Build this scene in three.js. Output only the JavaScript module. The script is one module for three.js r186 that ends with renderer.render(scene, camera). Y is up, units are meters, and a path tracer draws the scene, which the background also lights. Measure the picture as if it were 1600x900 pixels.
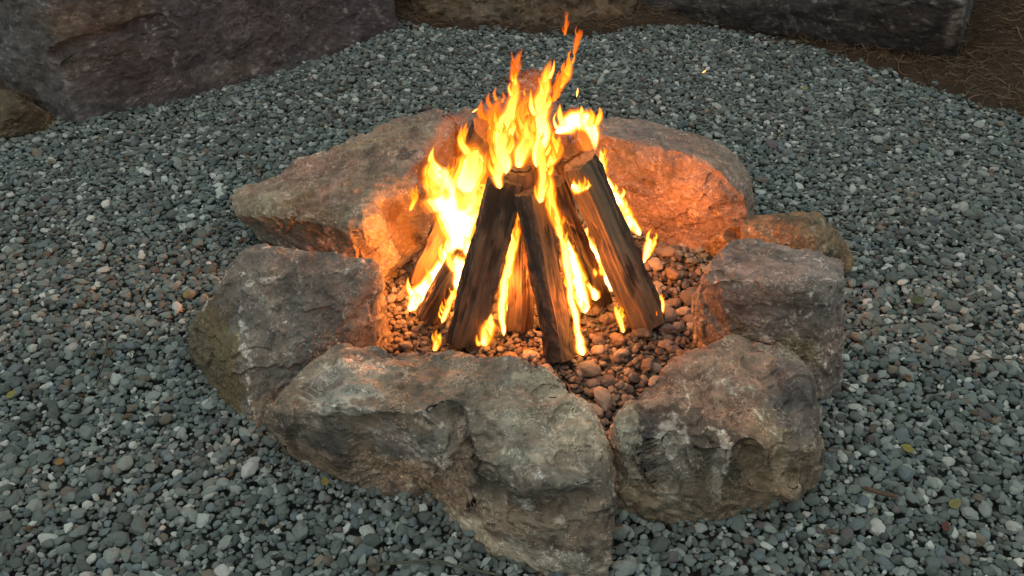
import * as THREE from 'three';
import { ConvexHull } from 'three/addons/math/ConvexHull.js';
import { mergeVertices } from 'three/addons/utils/BufferGeometryUtils.js';

// ------------------------------------------------------------------ camera, sky, sun, exposure
const scene = new THREE.Scene();
const camera = new THREE.PerspectiveCamera(37, 16 / 9, 0.05, 200);
camera.position.set(-0.083, 1.4, 1.738);
camera.rotation.set(THREE.MathUtils.degToRad(-38), 0, 0);
camera.updateMatrixWorld();

const renderer = new THREE.WebGLRenderer({ antialias: true });
renderer.toneMapping = THREE.LinearToneMapping;
renderer.toneMappingExposure = 1.0;
renderer.shadowMap.enabled = true;

{ // dull overcast evening sky, a little brighter overhead
  const W = 64, H = 32, data = new Float32Array(W * H * 4);
  for (let j = 0; j < H; j++) for (let i = 0; i < W; i++) {
    const up = Math.sin(((j + 0.5) / H - 0.5) * Math.PI), k = 0.37 + 0.19 * Math.max(0, up);
    data.set([k * 0.91, k * 1.0, k * 0.96, 1], (j * W + i) * 4);
  }
  const t = new THREE.DataTexture(data, W, H, THREE.RGBAFormat, THREE.FloatType);
  t.mapping = THREE.EquirectangularReflectionMapping; t.magFilter = THREE.LinearFilter; t.needsUpdate = true;
  scene.background = t; scene.environment = t;
}
const sun = new THREE.DirectionalLight(0xfff4e6, 0.5);
sun.position.set(-1.2, 6, 0.6); sun.target.position.set(0, 0, 0);
sun.shadow.radius = 50; sun.shadow.mapSize.set(2048, 2048);
Object.assign(sun.shadow.camera, { left: -4, right: 4, top: 4, bottom: -4, near: 0.5, far: 14 });
scene.add(sun, sun.target);

// ------------------------------------------------------------------ helpers
const { smoothstep, lerp, clamp } = THREE.MathUtils;
function rng(seed) { let s = seed >>> 0; return () => { s = (s + 0x6d2b79f5) | 0; let t = Math.imul(s ^ (s >>> 15), 1 | s); t = (t + Math.imul(t ^ (t >>> 7), 61 | t)) ^ t; return ((t ^ (t >>> 14)) >>> 0) / 4294967296; }; }
const PERM = new Uint8Array(512);
{ const r = rng(7), p = [...Array(256).keys()]; for (let i = 255; i > 0; i--) { const j = Math.floor(r() * (i + 1)); [p[i], p[j]] = [p[j], p[i]]; } for (let i = 0; i < 512; i++) PERM[i] = p[i & 255]; }
function grad(h, x, y, z) { h &= 15; const u = h < 8 ? x : y, v = h < 4 ? y : h === 12 || h === 14 ? x : z; return (h & 1 ? -u : u) + (h & 2 ? -v : v); }
function noise(x, y, z) {
  const fx = Math.floor(x), fy = Math.floor(y), fz = Math.floor(z), X = fx & 255, Y = fy & 255, Z = fz & 255;
  x -= fx; y -= fy; z -= fz;
  const u = x * x * x * (x * (x * 6 - 15) + 10), v = y * y * y * (y * (y * 6 - 15) + 10), w = z * z * z * (z * (z * 6 - 15) + 10);
  const A = PERM[X] + Y, AA = PERM[A] + Z, AB = PERM[A + 1] + Z, B = PERM[X + 1] + Y, BA = PERM[B] + Z, BB = PERM[B + 1] + Z;
  const l = (a, b, t) => a + (b - a) * t;
  return l(l(l(grad(PERM[AA], x, y, z), grad(PERM[BA], x - 1, y, z), u), l(grad(PERM[AB], x, y - 1, z), grad(PERM[BB], x - 1, y - 1, z), u), v),
    l(l(grad(PERM[AA + 1], x, y, z - 1), grad(PERM[BA + 1], x - 1, y, z - 1), u), l(grad(PERM[AB + 1], x, y - 1, z - 1), grad(PERM[BB + 1], x - 1, y - 1, z - 1), u), v), w);
}
function fbm(x, y, z, oct = 4) { let s = 0, a = 1, n = 0; for (let i = 0; i < oct; i++) { s += a * noise(x, y, z); n += a; a *= 0.5; x = x * 2.03 + 17.1; y = y * 2.03 + 5.7; z = z * 2.03 + 9.2; } return s / n; }
function ridged(x, y, z, oct = 3) { let s = 0, a = 1, n = 0; for (let i = 0; i < oct; i++) { s += a * (1 - Math.abs(noise(x, y, z)) * 2); n += a; a *= 0.5; x = x * 2.1 + 3.3; y = y * 2.1 + 8.1; z = z * 2.1 + 1.7; } return s / n; }
// tileable 2-D noise for textures
function tile2(x, y, per) {
  const fx = Math.floor(x), fy = Math.floor(y), u0 = x - fx, v0 = y - fy;
  const h = (i, j) => PERM[(PERM[((i % per) + per) % per] + (((j % per) + per) % per)) & 255];
  const g = (k, a, b) => { const t = (k / 256) * Math.PI * 2; return Math.cos(t) * a + Math.sin(t) * b; };
  const u = u0 * u0 * (3 - 2 * u0), v = v0 * v0 * (3 - 2 * v0);
  return lerp(lerp(g(h(fx, fy), u0, v0), g(h(fx + 1, fy), u0 - 1, v0), u), lerp(g(h(fx, fy + 1), u0, v0 - 1), g(h(fx + 1, fy + 1), u0 - 1, v0 - 1), u), v) * 1.4;
}
function texture(size, f, srgb) {
  const d = new Uint8Array(size * size * 4);
  for (let j = 0; j < size; j++) for (let i = 0; i < size; i++) { const c = f(i / size, j / size); for (let k = 0; k < 3; k++) d[(j * size + i) * 4 + k] = clamp(Math.round(c[k] * 255), 0, 255); d[(j * size + i) * 4 + 3] = 255; }
  const t = new THREE.DataTexture(d, size, size);
  t.wrapS = t.wrapT = THREE.RepeatWrapping; t.magFilter = THREE.LinearFilter; t.minFilter = THREE.LinearMipmapLinearFilter; t.generateMipmaps = true;
  if (srgb) t.colorSpace = THREE.SRGBColorSpace;
  t.needsUpdate = true; return t;
}
const taken = {};
function numbered(name) { const n = taken[name] = (taken[name] ?? -1) + 1; return n ? name + '_' + String(n).padStart(3, '0') : name; }
function tag(o, label, category, group, kind) { if (label) o.userData.label = label; if (category) o.userData.category = category; if (group) o.userData.group = group; if (kind) o.userData.kind = kind; return o; }
function mesh(name, geometry, material, parent = scene) { const m = new THREE.Mesh(geometry, material); m.name = parent === scene ? numbered(name) : name; m.castShadow = m.receiveShadow = true; parent.add(m); return m; }
function group(name, pos = [0, 0, 0]) { const g = new THREE.Group(); g.name = numbered(name); g.position.set(...pos); scene.add(g); return g; }
const sphereCache = {};
function ico(n) { // indexed unit sphere
  if (!sphereCache[n]) { const g = new THREE.IcosahedronGeometry(1, n); g.deleteAttribute('normal'); g.deleteAttribute('uv'); sphereCache[n] = mergeVertices(g, 1e-5); }
  return sphereCache[n];
}
const mix3 = (a, b, t) => { a[0] += (b[0] - a[0]) * t; a[1] += (b[1] - a[1]) * t; a[2] += (b[2] - a[2]) * t; };

// ------------------------------------------------------------------ rock materials
const grainColor = texture(1024, (u, v) => {
  let s = 0, a = 1; for (const p of [9, 21, 43, 90, 180, 340]) { s += a * tile2(u * p, v * p, p); a *= 0.74; }
  const wu = u + 0.02 * tile2(u * 12, v * 12, 12), wv = v + 0.02 * tile2(u * 12 + 4.4, v * 12, 12), where = tile2(u * 7 + 2.2, v * 7, 7) + 0.4 * tile2(u * 19, v * 19, 19);
  const pit = smoothstep(tile2(u * 64 + 9.3, v * 64, 64), 0.5, 0.68) * smoothstep(tile2(u * 9, v * 9 + 3.3, 9), 0.1, 0.4);
  const fleck = Math.max(smoothstep(tile2(wu * 75, wv * 75 + 3.1, 75) + 0.5 * tile2(u * 190, v * 190, 190), 0.42, 0.62) * smoothstep(where, 0.0, 0.3), smoothstep(1 - Math.abs(tile2(wu * 27 + 1.7, wv * 27, 27)) * 2 + 0.3 * tile2(u * 110, v * 110, 110), 0.84, 0.94) * smoothstep(tile2(wu * 23, wv * 23 + 6.6, 23) + 0.5 * where, 0.12, 0.26)), line = smoothstep(1 - Math.abs(tile2(wu * 17, wv * 17, 17)) * 2 + 0.25 * tile2(u * 120, v * 120, 120), 0.92, 1.02) * smoothstep(where + 0.3 * tile2(u * 60, v * 60, 60), 0.05, 0.25);
  const k = clamp(0.47 + 0.15 * s - 0.16 * pit, 0.08, 1), f = Math.max(fleck * 0.85, line * 0.85); return [lerp(k, 0.97, f), lerp(k * 0.99, 0.96, f), lerp(k * 0.975, 0.95, f)];
});
const grainBump = texture(1024, (u, v) => {
  let s = 0, a = 1; for (const p of [12, 29, 64, 130, 260]) { s += a * tile2(u * p + 5.5, v * p, p); a *= 0.7; }
  const k = 0.55 + 0.17 * s - 0.4 * smoothstep(tile2(u * 64 + 9.3, v * 64, 64), 0.5, 0.68) * smoothstep(tile2(u * 9, v * 9 + 3.3, 9), 0.1, 0.4); return [k, k, k];
});
const rockMaterial = new THREE.MeshStandardMaterial({ vertexColors: true, roughness: 0.86, map: grainColor, bumpMap: grainBump, bumpScale: 0.007 });
const smoothRock = new THREE.MeshStandardMaterial({ vertexColors: true, roughness: 0.86, map: grainColor, bumpMap: grainBump, bumpScale: 0.003 });
const GRAIN = 1 / 0.5;

// ------------------------------------------------------------------ boulders
// A boulder is a smooth union of rounded convex blocks, cut by dents, with chipped and weathered relief.
function blockPlanes(points, seed, facets, depth) {
  const hull = new ConvexHull().setFromPoints(points.map((p) => new THREE.Vector3(...p))), planes = [];
  for (const f of hull.faces) { if (!planes.some((q) => q.n.dot(f.normal) > 0.9995 && Math.abs(q.c - f.constant) < 0.003)) planes.push({ n: f.normal.clone(), c: f.constant }); }
  const r = rng(seed * 101 + 17); // flat fracture faces broken off the corners
  for (let k = 0; k < facets; k++) { const n = new THREE.Vector3(r() - 0.5, r() * 0.9 - 0.25, r() - 0.5).normalize(); let s = -1e9; for (const p of points) s = Math.max(s, n.x * p[0] + n.y * p[1] + n.z * p[2]); planes.push({ n, c: s - depth * lerp(0.3, 1, r()) }); }
  return planes;
}
function blockDistance(planes, x, y, z, k) {
  let m = -1e9; const d = blockDistance.buffer;
  for (let i = 0; i < planes.length; i++) { const q = planes[i]; d[i] = q.n.x * x + q.n.y * y + q.n.z * z - q.c; if (d[i] > m) m = d[i]; }
  if (m > 0.06) return m;
  let s = 0; for (let i = 0; i < planes.length; i++) { const e = (d[i] - m) / k; if (e > -6) s += Math.exp(e); }
  return m + k * Math.log(s) - k * 0.9 - blockDistance.grow;
}
blockDistance.buffer = new Float64Array(200); blockDistance.grow = 0;
function segmentDistance(x, y, z, a, b) {
  const bx = b[0] - a[0], by = b[1] - a[1], bz = b[2] - a[2], px = x - a[0], py = y - a[1], pz = z - a[2];
  const t = clamp((px * bx + py * by + pz * bz) / (bx * bx + by * by + bz * bz + 1e-12), 0, 1);
  return Math.hypot(px - bx * t, py - by * t, pz - bz * t);
}
function pathDistance(x, y, z, pts) { let m = 1e9; if (pts.length === 1) return Math.hypot(x - pts[0][0], y - pts[0][1], z - pts[0][2]); for (let i = 0; i + 1 < pts.length; i++) m = Math.min(m, segmentDistance(x, y, z, pts[i], pts[i + 1])); return m; }
const smin = (a, b, k) => { const h = clamp(0.5 + 0.5 * (b - a) / k, 0, 1); return lerp(b, a, h) - k * h * (1 - h); };
const rocks = [];
function makeRock(spec) {
  const { blocks, round = 0.005, blend = 0.03, dents = [], lumps = [], seed = 0, detail = 62 } = spec;
  const grow = spec.grow ?? 0.009, all = blocks.flat(), box = new THREE.Box3().setFromPoints(all.map((p) => new THREE.Vector3(...p))), c = box.getCenter(new THREE.Vector3()), half = box.getSize(new THREE.Vector3()).multiplyScalar(0.5);
  if (spec.center) c.set(...spec.center);
  const hulls = blocks.map((b, i) => blockPlanes(b, seed + i * 0.37, spec.facets ?? 16, spec.chipped ?? 0.02));
  blockDistance.grow = grow;
  const inside = (x, y, z) => {
    let d = 1e9;
    for (const h of hulls) { const e = blockDistance(h, x, y, z, round); d = d > 1e8 ? e : smin(d, e, blend); }
    for (const l of lumps) d = smin(d, pathDistance(x, y, z, l.path) - l.r, l.k ?? 0.03);
    for (const e of dents) { const q = pathDistance(x, y, z + (e.deep ?? 0), e.path) - e.r; d = -smin(-d, q, e.k ?? 0.012); }
    return d;
  };
  rocks.push({ hulls, box });
  const src = ico(detail), dir = src.attributes.position, n = dir.count, P = new Float32Array(n * 3), reach = half.length() * 1.15 + c.distanceTo(box.getCenter(new THREE.Vector3()));
  for (let i = 0; i < n; i++) {
    let dx = dir.getX(i) * half.x, dy = dir.getY(i) * half.y, dz = dir.getZ(i) * half.z; const l = Math.hypot(dx, dy, dz); dx /= l; dy /= l; dz /= l;
    let t = reach; for (let k = 0; k < 40 && t > 0.004; k++) { const d = inside(c.x + dx * t, c.y + dy * t, c.z + dz * t); if (d < 0.0006) break; t -= d * 0.85; }
    P[i * 3] = c.x + dx * t; P[i * 3 + 1] = c.y + dy * t; P[i * 3 + 2] = c.z + dz * t;
  }
  const index = src.index.array, g0 = new THREE.BufferGeometry(); g0.setAttribute('position', new THREE.BufferAttribute(P, 3)); g0.setIndex(new THREE.BufferAttribute(index, 1)); g0.computeVertexNormals();
  const N0 = g0.attributes.normal.array, A = { low: 0.014, mid: 0.006, chip: 0.009, fine: 0.0035, ...(spec.relief ?? {}) }, o = seed * 13.7, D = new Float32Array(n);
  for (let i = 0; i < n; i++) {
    const x = P[i * 3] + o, y = P[i * 3 + 1] + o * 0.3, z = P[i * 3 + 2] - o * 0.7;
    const wx = x + 0.03 * noise(x * 9, y * 9, z * 9), wy = y + 0.03 * noise(x * 9 + 31, y * 9, z * 9);
    let d = A.low * 2 * fbm(x * 5, y * 5, z * 5, 2) + A.mid * (ridged(wx * 8, wy * 11, z * 8, 3) - 0.55) + A.fine * fbm(x * 42, y * 42, z * 42, 3) + A.fine * 0.55 * fbm(x * 115, y * 115, z * 115, 2);
    const ch = fbm(wx * 6.5 + 4, wy * 7, z * 6.5, 4), c2 = fbm(x * 15 + 9, y * 19, z * 15, 2);
    d -= A.chip * (smoothstep(ch, 0.05, 0.07) + 0.8 * smoothstep(ch, -0.2, -0.18)) + A.chip * 0.45 * smoothstep(c2, 0.12, 0.17);
    D[i] = d;
  }
  for (let i = 0; i < n * 3; i++) P[i] += N0[i] * D[(i / 3) | 0];
  g0.computeVertexNormals();
  // stone colours: mineral mottling, crusts, stains, and hole shade painted by some patches
  const C = new Float32Array(n * 3), pal = spec.colors, col = [0, 0, 0];
  for (let i = 0; i < n; i++) {
    const px = P[i * 3], py = P[i * 3 + 1], pz = P[i * 3 + 2], x = px + o, y = py + o * 0.3, z = pz - o * 0.7;
    col[0] = pal.base[0]; col[1] = pal.base[1]; col[2] = pal.base[2];
    const n1 = fbm(x * 6, y * 7, z * 6, 4), n2 = fbm(x * 13 + 40, y * 13, z * 13, 4), n3 = fbm(x * 48, y * 48, z * 48 + 7, 3), f1 = fbm(x * 130, y * 130, z * 130, 2);
    mix3(col, pal.second, smoothstep(n1 + 0.25 * n3, -0.08, 0.2) * 0.85);
    mix3(col, pal.dark, smoothstep(n2 + 0.35 * n3, 0.08, 0.24) * (pal.darkness ?? 0.75));
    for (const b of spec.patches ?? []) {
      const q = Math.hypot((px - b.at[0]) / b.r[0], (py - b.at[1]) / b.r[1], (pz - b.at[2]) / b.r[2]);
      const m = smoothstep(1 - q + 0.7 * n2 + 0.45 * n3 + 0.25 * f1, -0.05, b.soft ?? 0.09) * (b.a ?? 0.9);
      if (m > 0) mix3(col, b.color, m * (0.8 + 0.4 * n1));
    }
    // pale crust: thin veins and flecks
    const w = noise(x * 14, y * 14, z * 14) * 0.05, vein = 1 - Math.abs(noise((x + w) * 11 + 3, (y - w) * 11, z * 11)) * 2, where = fbm(x * 5 + 70, y * 5, z * 5, 2);
    let crust = smoothstep(vein + 0.1 * n3, 0.9, 1.0) * smoothstep(where, -0.05, 0.2) * smoothstep(n3 + f1, -0.15, 0.25);
    crust = Math.max(crust, smoothstep(fbm(x * 33 + 5, y * 33, z * 33, 3) + 0.35 * f1, 0.26, 0.4) * smoothstep(fbm(x * 6, y * 6 + 55, z * 6, 2), -0.1, 0.2));
    for (const v of spec.veins ?? []) { const q = pathDistance(px + 0.012 * n2 * 3, py + 0.012 * n3 * 2, pz, v.path); crust = Math.max(crust, smoothstep(v.r - q + v.r * (1.2 * n3 + 0.8 * f1), -0.2 * v.r, 0.5 * v.r) * (v.a ?? 0.9)); }
    mix3(col, pal.crust, crust * (pal.crustiness ?? 0.8));
    const h = clamp(fbm(x * 4 + 21, y * 4, z * 4 + 3, 3) * 2.2 + 0.25 * n3, -1, 1) * (pal.hue ?? 1), k = (1 + 0.4 * n3 + 0.4 * f1 + 0.5 * fbm(x * 9 + 5, y * 9, z * 9, 3)) * GRAIN * (pal.gain ?? 1.15);
    C[i * 3] = col[0] * k * (1 + 0.12 * h); C[i * 3 + 1] = col[1] * k * (1 - 0.02 * h); C[i * 3 + 2] = col[2] * k * (1 - 0.1 * h);
  }
  // box-mapped uv in metres: a vertex is doubled where the mapped plane changes
  const N = g0.attributes.normal.array, map = new Int32Array(n * 3).fill(-1), from = [], ax = [], I = new Uint32Array(index.length);
  for (let t = 0; t < index.length; t += 3) {
    let sx = 0, sy = 0, sz = 0; for (let k = 0; k < 3; k++) { const v = index[t + k] * 3; sx += N[v]; sy += N[v + 1]; sz += N[v + 2]; }
    sx = Math.abs(sx); sy = Math.abs(sy); sz = Math.abs(sz); const a = sx > sy && sx > sz ? 0 : sy > sz ? 1 : 2;
    for (let k = 0; k < 3; k++) { const key = index[t + k] * 3 + a; if (map[key] < 0) { map[key] = from.length; from.push(index[t + k]); ax.push(a); } I[t + k] = map[key]; }
  }
  const m = from.length, Q = new Float32Array(m * 3), NN = new Float32Array(m * 3), CC = new Float32Array(m * 3), UV = new Float32Array(m * 2), base = spec.at ?? [c.x, 0, c.z];
  for (let i = 0; i < m; i++) {
    const v = from[i] * 3; for (let k = 0; k < 3; k++) { Q[i * 3 + k] = P[v + k] - base[k]; NN[i * 3 + k] = N[v + k]; CC[i * 3 + k] = C[v + k]; }
    const [a, b] = ax[i] === 0 ? [P[v + 2], P[v + 1]] : ax[i] === 1 ? [P[v], P[v + 2]] : [P[v], P[v + 1]];
    UV[i * 2] = a / 0.4 + seed * 0.37; UV[i * 2 + 1] = b / 0.4 + seed * 0.21;
  }
  const g = new THREE.BufferGeometry(); g.setAttribute('position', new THREE.BufferAttribute(Q, 3)); g.setAttribute('normal', new THREE.BufferAttribute(NN, 3)); g.setAttribute('color', new THREE.BufferAttribute(CC, 3)); g.setAttribute('uv', new THREE.BufferAttribute(UV, 2)); g.setIndex(new THREE.BufferAttribute(I, 1));
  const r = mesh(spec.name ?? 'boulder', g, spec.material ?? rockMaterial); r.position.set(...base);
  return tag(r, spec.label, spec.category ?? 'boulder', spec.group);
}
const RING = 'boulders ringing the fire pit';
const GREY = [0.2, 0.175, 0.14], BROWN = [0.225, 0.165, 0.115], DARK = [0.06, 0.054, 0.048], PALE = [0.6, 0.56, 0.5], CREAM = [0.44, 0.39, 0.295], OLIVE = [0.145, 0.11, 0.05], PURPLE = [0.15, 0.12, 0.115], RUST = [0.26, 0.155, 0.09];

makeRock({ // in front, two lobes
  label: 'largest boulder in front of the fire, two lobed, grey brown with a cream patch', group: RING, seed: 1, detail: 112, grow: 0.013, center: [-0.2, 0.06, 0.58],
  blocks: [
    [[-0.587, 0.12, 0.522], [-0.603, 0.06, 0.519], [-0.541, 0.17, 0.484], [-0.489, 0.185, 0.416], [-0.406, 0.195, 0.384], [-0.295, 0.2, 0.417], [-0.162, 0.2, 0.436], [-0.515, 0.165, 0.564], [-0.378, 0.2, 0.577], [-0.204, 0.205, 0.599], [-0.586, -0.07, 0.511], [-0.438, -0.07, 0.59], [-0.316, -0.07, 0.62], [-0.206, -0.07, 0.629], [-0.55, -0.07, 0.42], [-0.1, -0.07, 0.45]],
    [[-0.208, 0.2, 0.436], [-0.096, 0.245, 0.468], [-0.008, 0.245, 0.504], [0.047, 0.23, 0.552], [0.084, 0.215, 0.628], [0.095, 0.195, 0.736], [0.018, 0.205, 0.753], [-0.083, 0.205, 0.744], [-0.193, 0.17, 0.659], [-0.204, 0.12, 0.67], [-0.215, -0.07, 0.628], [-0.181, -0.07, 0.698], [-0.117, -0.07, 0.753], [-0.024, -0.07, 0.809], [0.086, -0.07, 0.825], [0.114, -0.07, 0.667], [0.05, -0.07, 0.55], [-0.2, -0.07, 0.47]],
  ],
  dents: [{ path: [[-0.205, 0.197, 0.603], [-0.188, 0.162, 0.675], [-0.205, 0.085, 0.687]], r: 0.03, k: 0.014 }, { path: [[-0.166, 0.197, 0.659], [-0.106, 0.223, 0.67], [-0.069, 0.228, 0.684]], r: 0.013 }, { path: [[-0.179, 0.108, 0.706], [-0.083, 0.131, 0.768], [0.03, 0.156, 0.78]], r: 0.02, k: 0.03 },
    { path: [[0.004, 0.235, 0.639], [0.024, 0.237, 0.616]], r: 0.014 }, { path: [[-0.02, 0.245, 0.578], [-0.008, 0.246, 0.569]], r: 0.02 }, { path: [[0.013, 0.222, 0.716]], r: 0.012 }, { path: [[-0.488, 0.193, 0.522], [-0.443, 0.204, 0.479]], r: 0.013 }],
  colors: { base: [0.21, 0.175, 0.135], second: [0.245, 0.185, 0.135], dark: DARK, crust: PALE, crustiness: 0.5 },
  patches: [
    { at: [0.012, 0.236, 0.631], r: [0.13, 0.1, 0.14], color: CREAM }, { at: [-0.413, 0.208, 0.501], r: [0.11, 0.05, 0.07], color: [0.44, 0.42, 0.35] }, { at: [-0.21, 0.218, 0.502], r: [0.16, 0.04, 0.06], color: BROWN, a: 0.7 },
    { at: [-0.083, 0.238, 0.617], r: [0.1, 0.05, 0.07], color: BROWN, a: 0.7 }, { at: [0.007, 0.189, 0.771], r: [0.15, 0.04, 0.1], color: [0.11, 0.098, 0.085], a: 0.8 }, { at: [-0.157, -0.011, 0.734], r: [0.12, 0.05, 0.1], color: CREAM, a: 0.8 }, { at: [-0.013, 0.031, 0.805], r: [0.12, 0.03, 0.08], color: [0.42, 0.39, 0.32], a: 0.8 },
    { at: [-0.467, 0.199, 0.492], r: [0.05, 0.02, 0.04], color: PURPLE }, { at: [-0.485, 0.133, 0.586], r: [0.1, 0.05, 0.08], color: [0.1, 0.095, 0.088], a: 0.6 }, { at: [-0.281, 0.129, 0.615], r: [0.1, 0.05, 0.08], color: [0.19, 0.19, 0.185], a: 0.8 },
  ],
  veins: [{ path: [[-0.602, 0.005, 0.432], [-0.453, 0.195, 0.576], [-0.338, 0.213, 0.593], [-0.18, 0.203, 0.609]], r: 0.011, a: 0.7 }, { path: [[-0.218, 0.132, 0.641], [-0.204, 0.101, 0.686], [-0.176, 0.008, 0.718]], r: 0.01, a: 0.6 }],
});
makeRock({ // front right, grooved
  label: 'grooved boulder with vertical holes in its front face, in front of the fire', group: RING, seed: 2, detail: 116, facets: 10, chipped: 0.012, grow: 0.014,
  blocks: [[[0.105, 0.19, 0.611], [0.146, 0.205, 0.562], [0.234, 0.215, 0.499], [0.309, 0.22, 0.429], [0.385, 0.22, 0.376], [0.461, 0.22, 0.396], [0.517, 0.21, 0.451], [0.494, 0.19, 0.571], [0.502, 0.14, 0.624], [0.391, 0.185, 0.664], [0.223, 0.2, 0.665], [0.127, 0.18, 0.647], [0.126, -0.07, 0.672], [0.245, -0.07, 0.676], [0.362, -0.07, 0.661], [0.485, -0.07, 0.628], [0.559, -0.07, 0.574], [0.585, -0.07, 0.483], [0.15, -0.07, 0.52], [0.4, -0.07, 0.34], [0.58, -0.07, 0.36]]],
  lumps: [{ path: [[0.447, 0.059, 0.659]], r: 0.03, k: 0.03 }],
  dents: [{ path: [[0.178, 0.203, 0.665], [0.191, 0.157, 0.678], [0.217, 0.09, 0.684]], r: 0.015, k: 0.01 }, { path: [[0.227, 0.191, 0.679], [0.244, 0.143, 0.682]], r: 0.015, k: 0.01 }, { path: [[0.251, 0.195, 0.68], [0.289, 0.144, 0.683], [0.333, 0.075, 0.683]], r: 0.015, k: 0.01 }, { path: [[0.354, 0.198, 0.676], [0.377, 0.101, 0.678]], r: 0.019, k: 0.01 },
    { path: [[0.353, 0.105, 0.681]], r: 0.017, k: 0.01 }, { path: [[0.421, 0.18, 0.667], [0.426, 0.134, 0.667]], r: 0.010, k: 0.01 }, { path: [[0.397, 0.105, 0.674], [0.399, 0.075, 0.672]], r: 0.011, k: 0.01 }, { path: [[0.459, 0.093, 0.656]], r: 0.013, k: 0.01 },
    { path: [[0.408, 0.2, 0.647], [0.402, 0.178, 0.673]], r: 0.006 }, { path: [[0.35, 0.124, 0.681]], r: 0.014 }, { path: [[0.469, 0.137, 0.653], [0.493, 0.078, 0.643]], r: 0.008 }, { path: [[0.417, 0.227, 0.466], [0.452, 0.214, 0.543], [0.484, 0.198, 0.596]], r: 0.02, k: 0.02 }],
  colors: { base: [0.24, 0.195, 0.145], second: [0.26, 0.19, 0.135], dark: [0.07, 0.06, 0.052], darkness: 0.85, crust: [0.5, 0.45, 0.36], crustiness: 0.7 }, relief: { chip: 0.009, mid: 0.009, low: 0.012 },
  patches: [  // near-black ones: dark mineral plus the shade of the holes, painted in
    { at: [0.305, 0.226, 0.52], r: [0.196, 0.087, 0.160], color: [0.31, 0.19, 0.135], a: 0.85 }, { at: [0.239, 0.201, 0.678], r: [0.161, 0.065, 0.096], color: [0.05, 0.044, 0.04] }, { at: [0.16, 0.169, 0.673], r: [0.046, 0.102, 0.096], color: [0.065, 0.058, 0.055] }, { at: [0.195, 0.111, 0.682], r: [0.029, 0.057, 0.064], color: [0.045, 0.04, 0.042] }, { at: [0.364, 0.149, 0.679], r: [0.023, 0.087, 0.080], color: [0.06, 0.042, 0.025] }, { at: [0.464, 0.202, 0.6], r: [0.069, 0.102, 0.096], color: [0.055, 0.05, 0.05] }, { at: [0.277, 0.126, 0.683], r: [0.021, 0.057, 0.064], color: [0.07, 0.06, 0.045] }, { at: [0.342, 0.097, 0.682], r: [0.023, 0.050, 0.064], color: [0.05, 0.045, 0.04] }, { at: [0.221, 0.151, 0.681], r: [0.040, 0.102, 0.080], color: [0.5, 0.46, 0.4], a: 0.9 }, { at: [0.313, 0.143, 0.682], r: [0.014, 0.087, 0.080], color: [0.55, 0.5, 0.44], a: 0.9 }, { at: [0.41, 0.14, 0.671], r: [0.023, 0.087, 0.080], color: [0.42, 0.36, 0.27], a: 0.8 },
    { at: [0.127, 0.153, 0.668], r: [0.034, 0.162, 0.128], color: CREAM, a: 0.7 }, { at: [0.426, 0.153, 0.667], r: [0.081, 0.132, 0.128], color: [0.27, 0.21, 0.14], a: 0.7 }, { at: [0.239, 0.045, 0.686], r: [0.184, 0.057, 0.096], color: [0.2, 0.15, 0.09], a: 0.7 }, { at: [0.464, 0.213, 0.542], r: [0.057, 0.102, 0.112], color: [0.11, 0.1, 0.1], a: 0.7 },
  ],
  veins: [{ path: [[0.282, 0.178, 0.682], [0.345, 0.081, 0.682]], r: 0.009 }],
});
makeRock({ // right
  label: 'squarish flat topped grey boulder right of the fire', group: RING, seed: 3, detail: 90, grow: 0.012,
  blocks: [[[0.364, 0.275, 0.172], [0.403, 0.275, 0.14], [0.497, 0.28, 0.137], [0.619, 0.275, 0.15], [0.652, 0.27, 0.18], [0.638, 0.26, 0.249], [0.564, 0.285, 0.317], [0.347, 0.275, 0.262], [0.332, 0.25, 0.225], [0.62, -0.07, 0.372], [0.671, -0.07, 0.338], [0.485, -0.07, 0.348], [0.378, -0.07, 0.192], [0.383, -0.07, 0.077], [0.4, -0.07, 0.12], [0.66, -0.07, 0.14]]],
  dents: [{ path: [[0.343, 0.274, 0.257], [0.377, 0.291, 0.26]], r: 0.008 }], round: 0.004,
  colors: { base: [0.235, 0.19, 0.165], second: [0.2, 0.17, 0.15], dark: [0.12, 0.1, 0.09], crust: PALE, crustiness: 0.75 }, relief: { low: 0.008, mid: 0.004, chip: 0.007 },
  patches: [{ at: [0.533, 0.125, 0.345], r: [0.06, 0.05, 0.06], color: [0.22, 0.2, 0.12], a: 0.8 }, { at: [0.408, 0.16, 0.311], r: [0.07, 0.03, 0.05], color: [0.21, 0.19, 0.13], a: 0.6 }],
  veins: [{ path: [[0.347, 0.273, 0.264], [0.563, 0.285, 0.321]], r: 0.006, a: 0.6 }, { path: [[0.636, 0.255, 0.254], [0.667, 0.07, 0.295]], r: 0.006, a: 0.6 }, { path: [[0.424, 0.244, 0.303], [0.462, 0.154, 0.325]], r: 0.01, a: 0.5 }],
});
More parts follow.
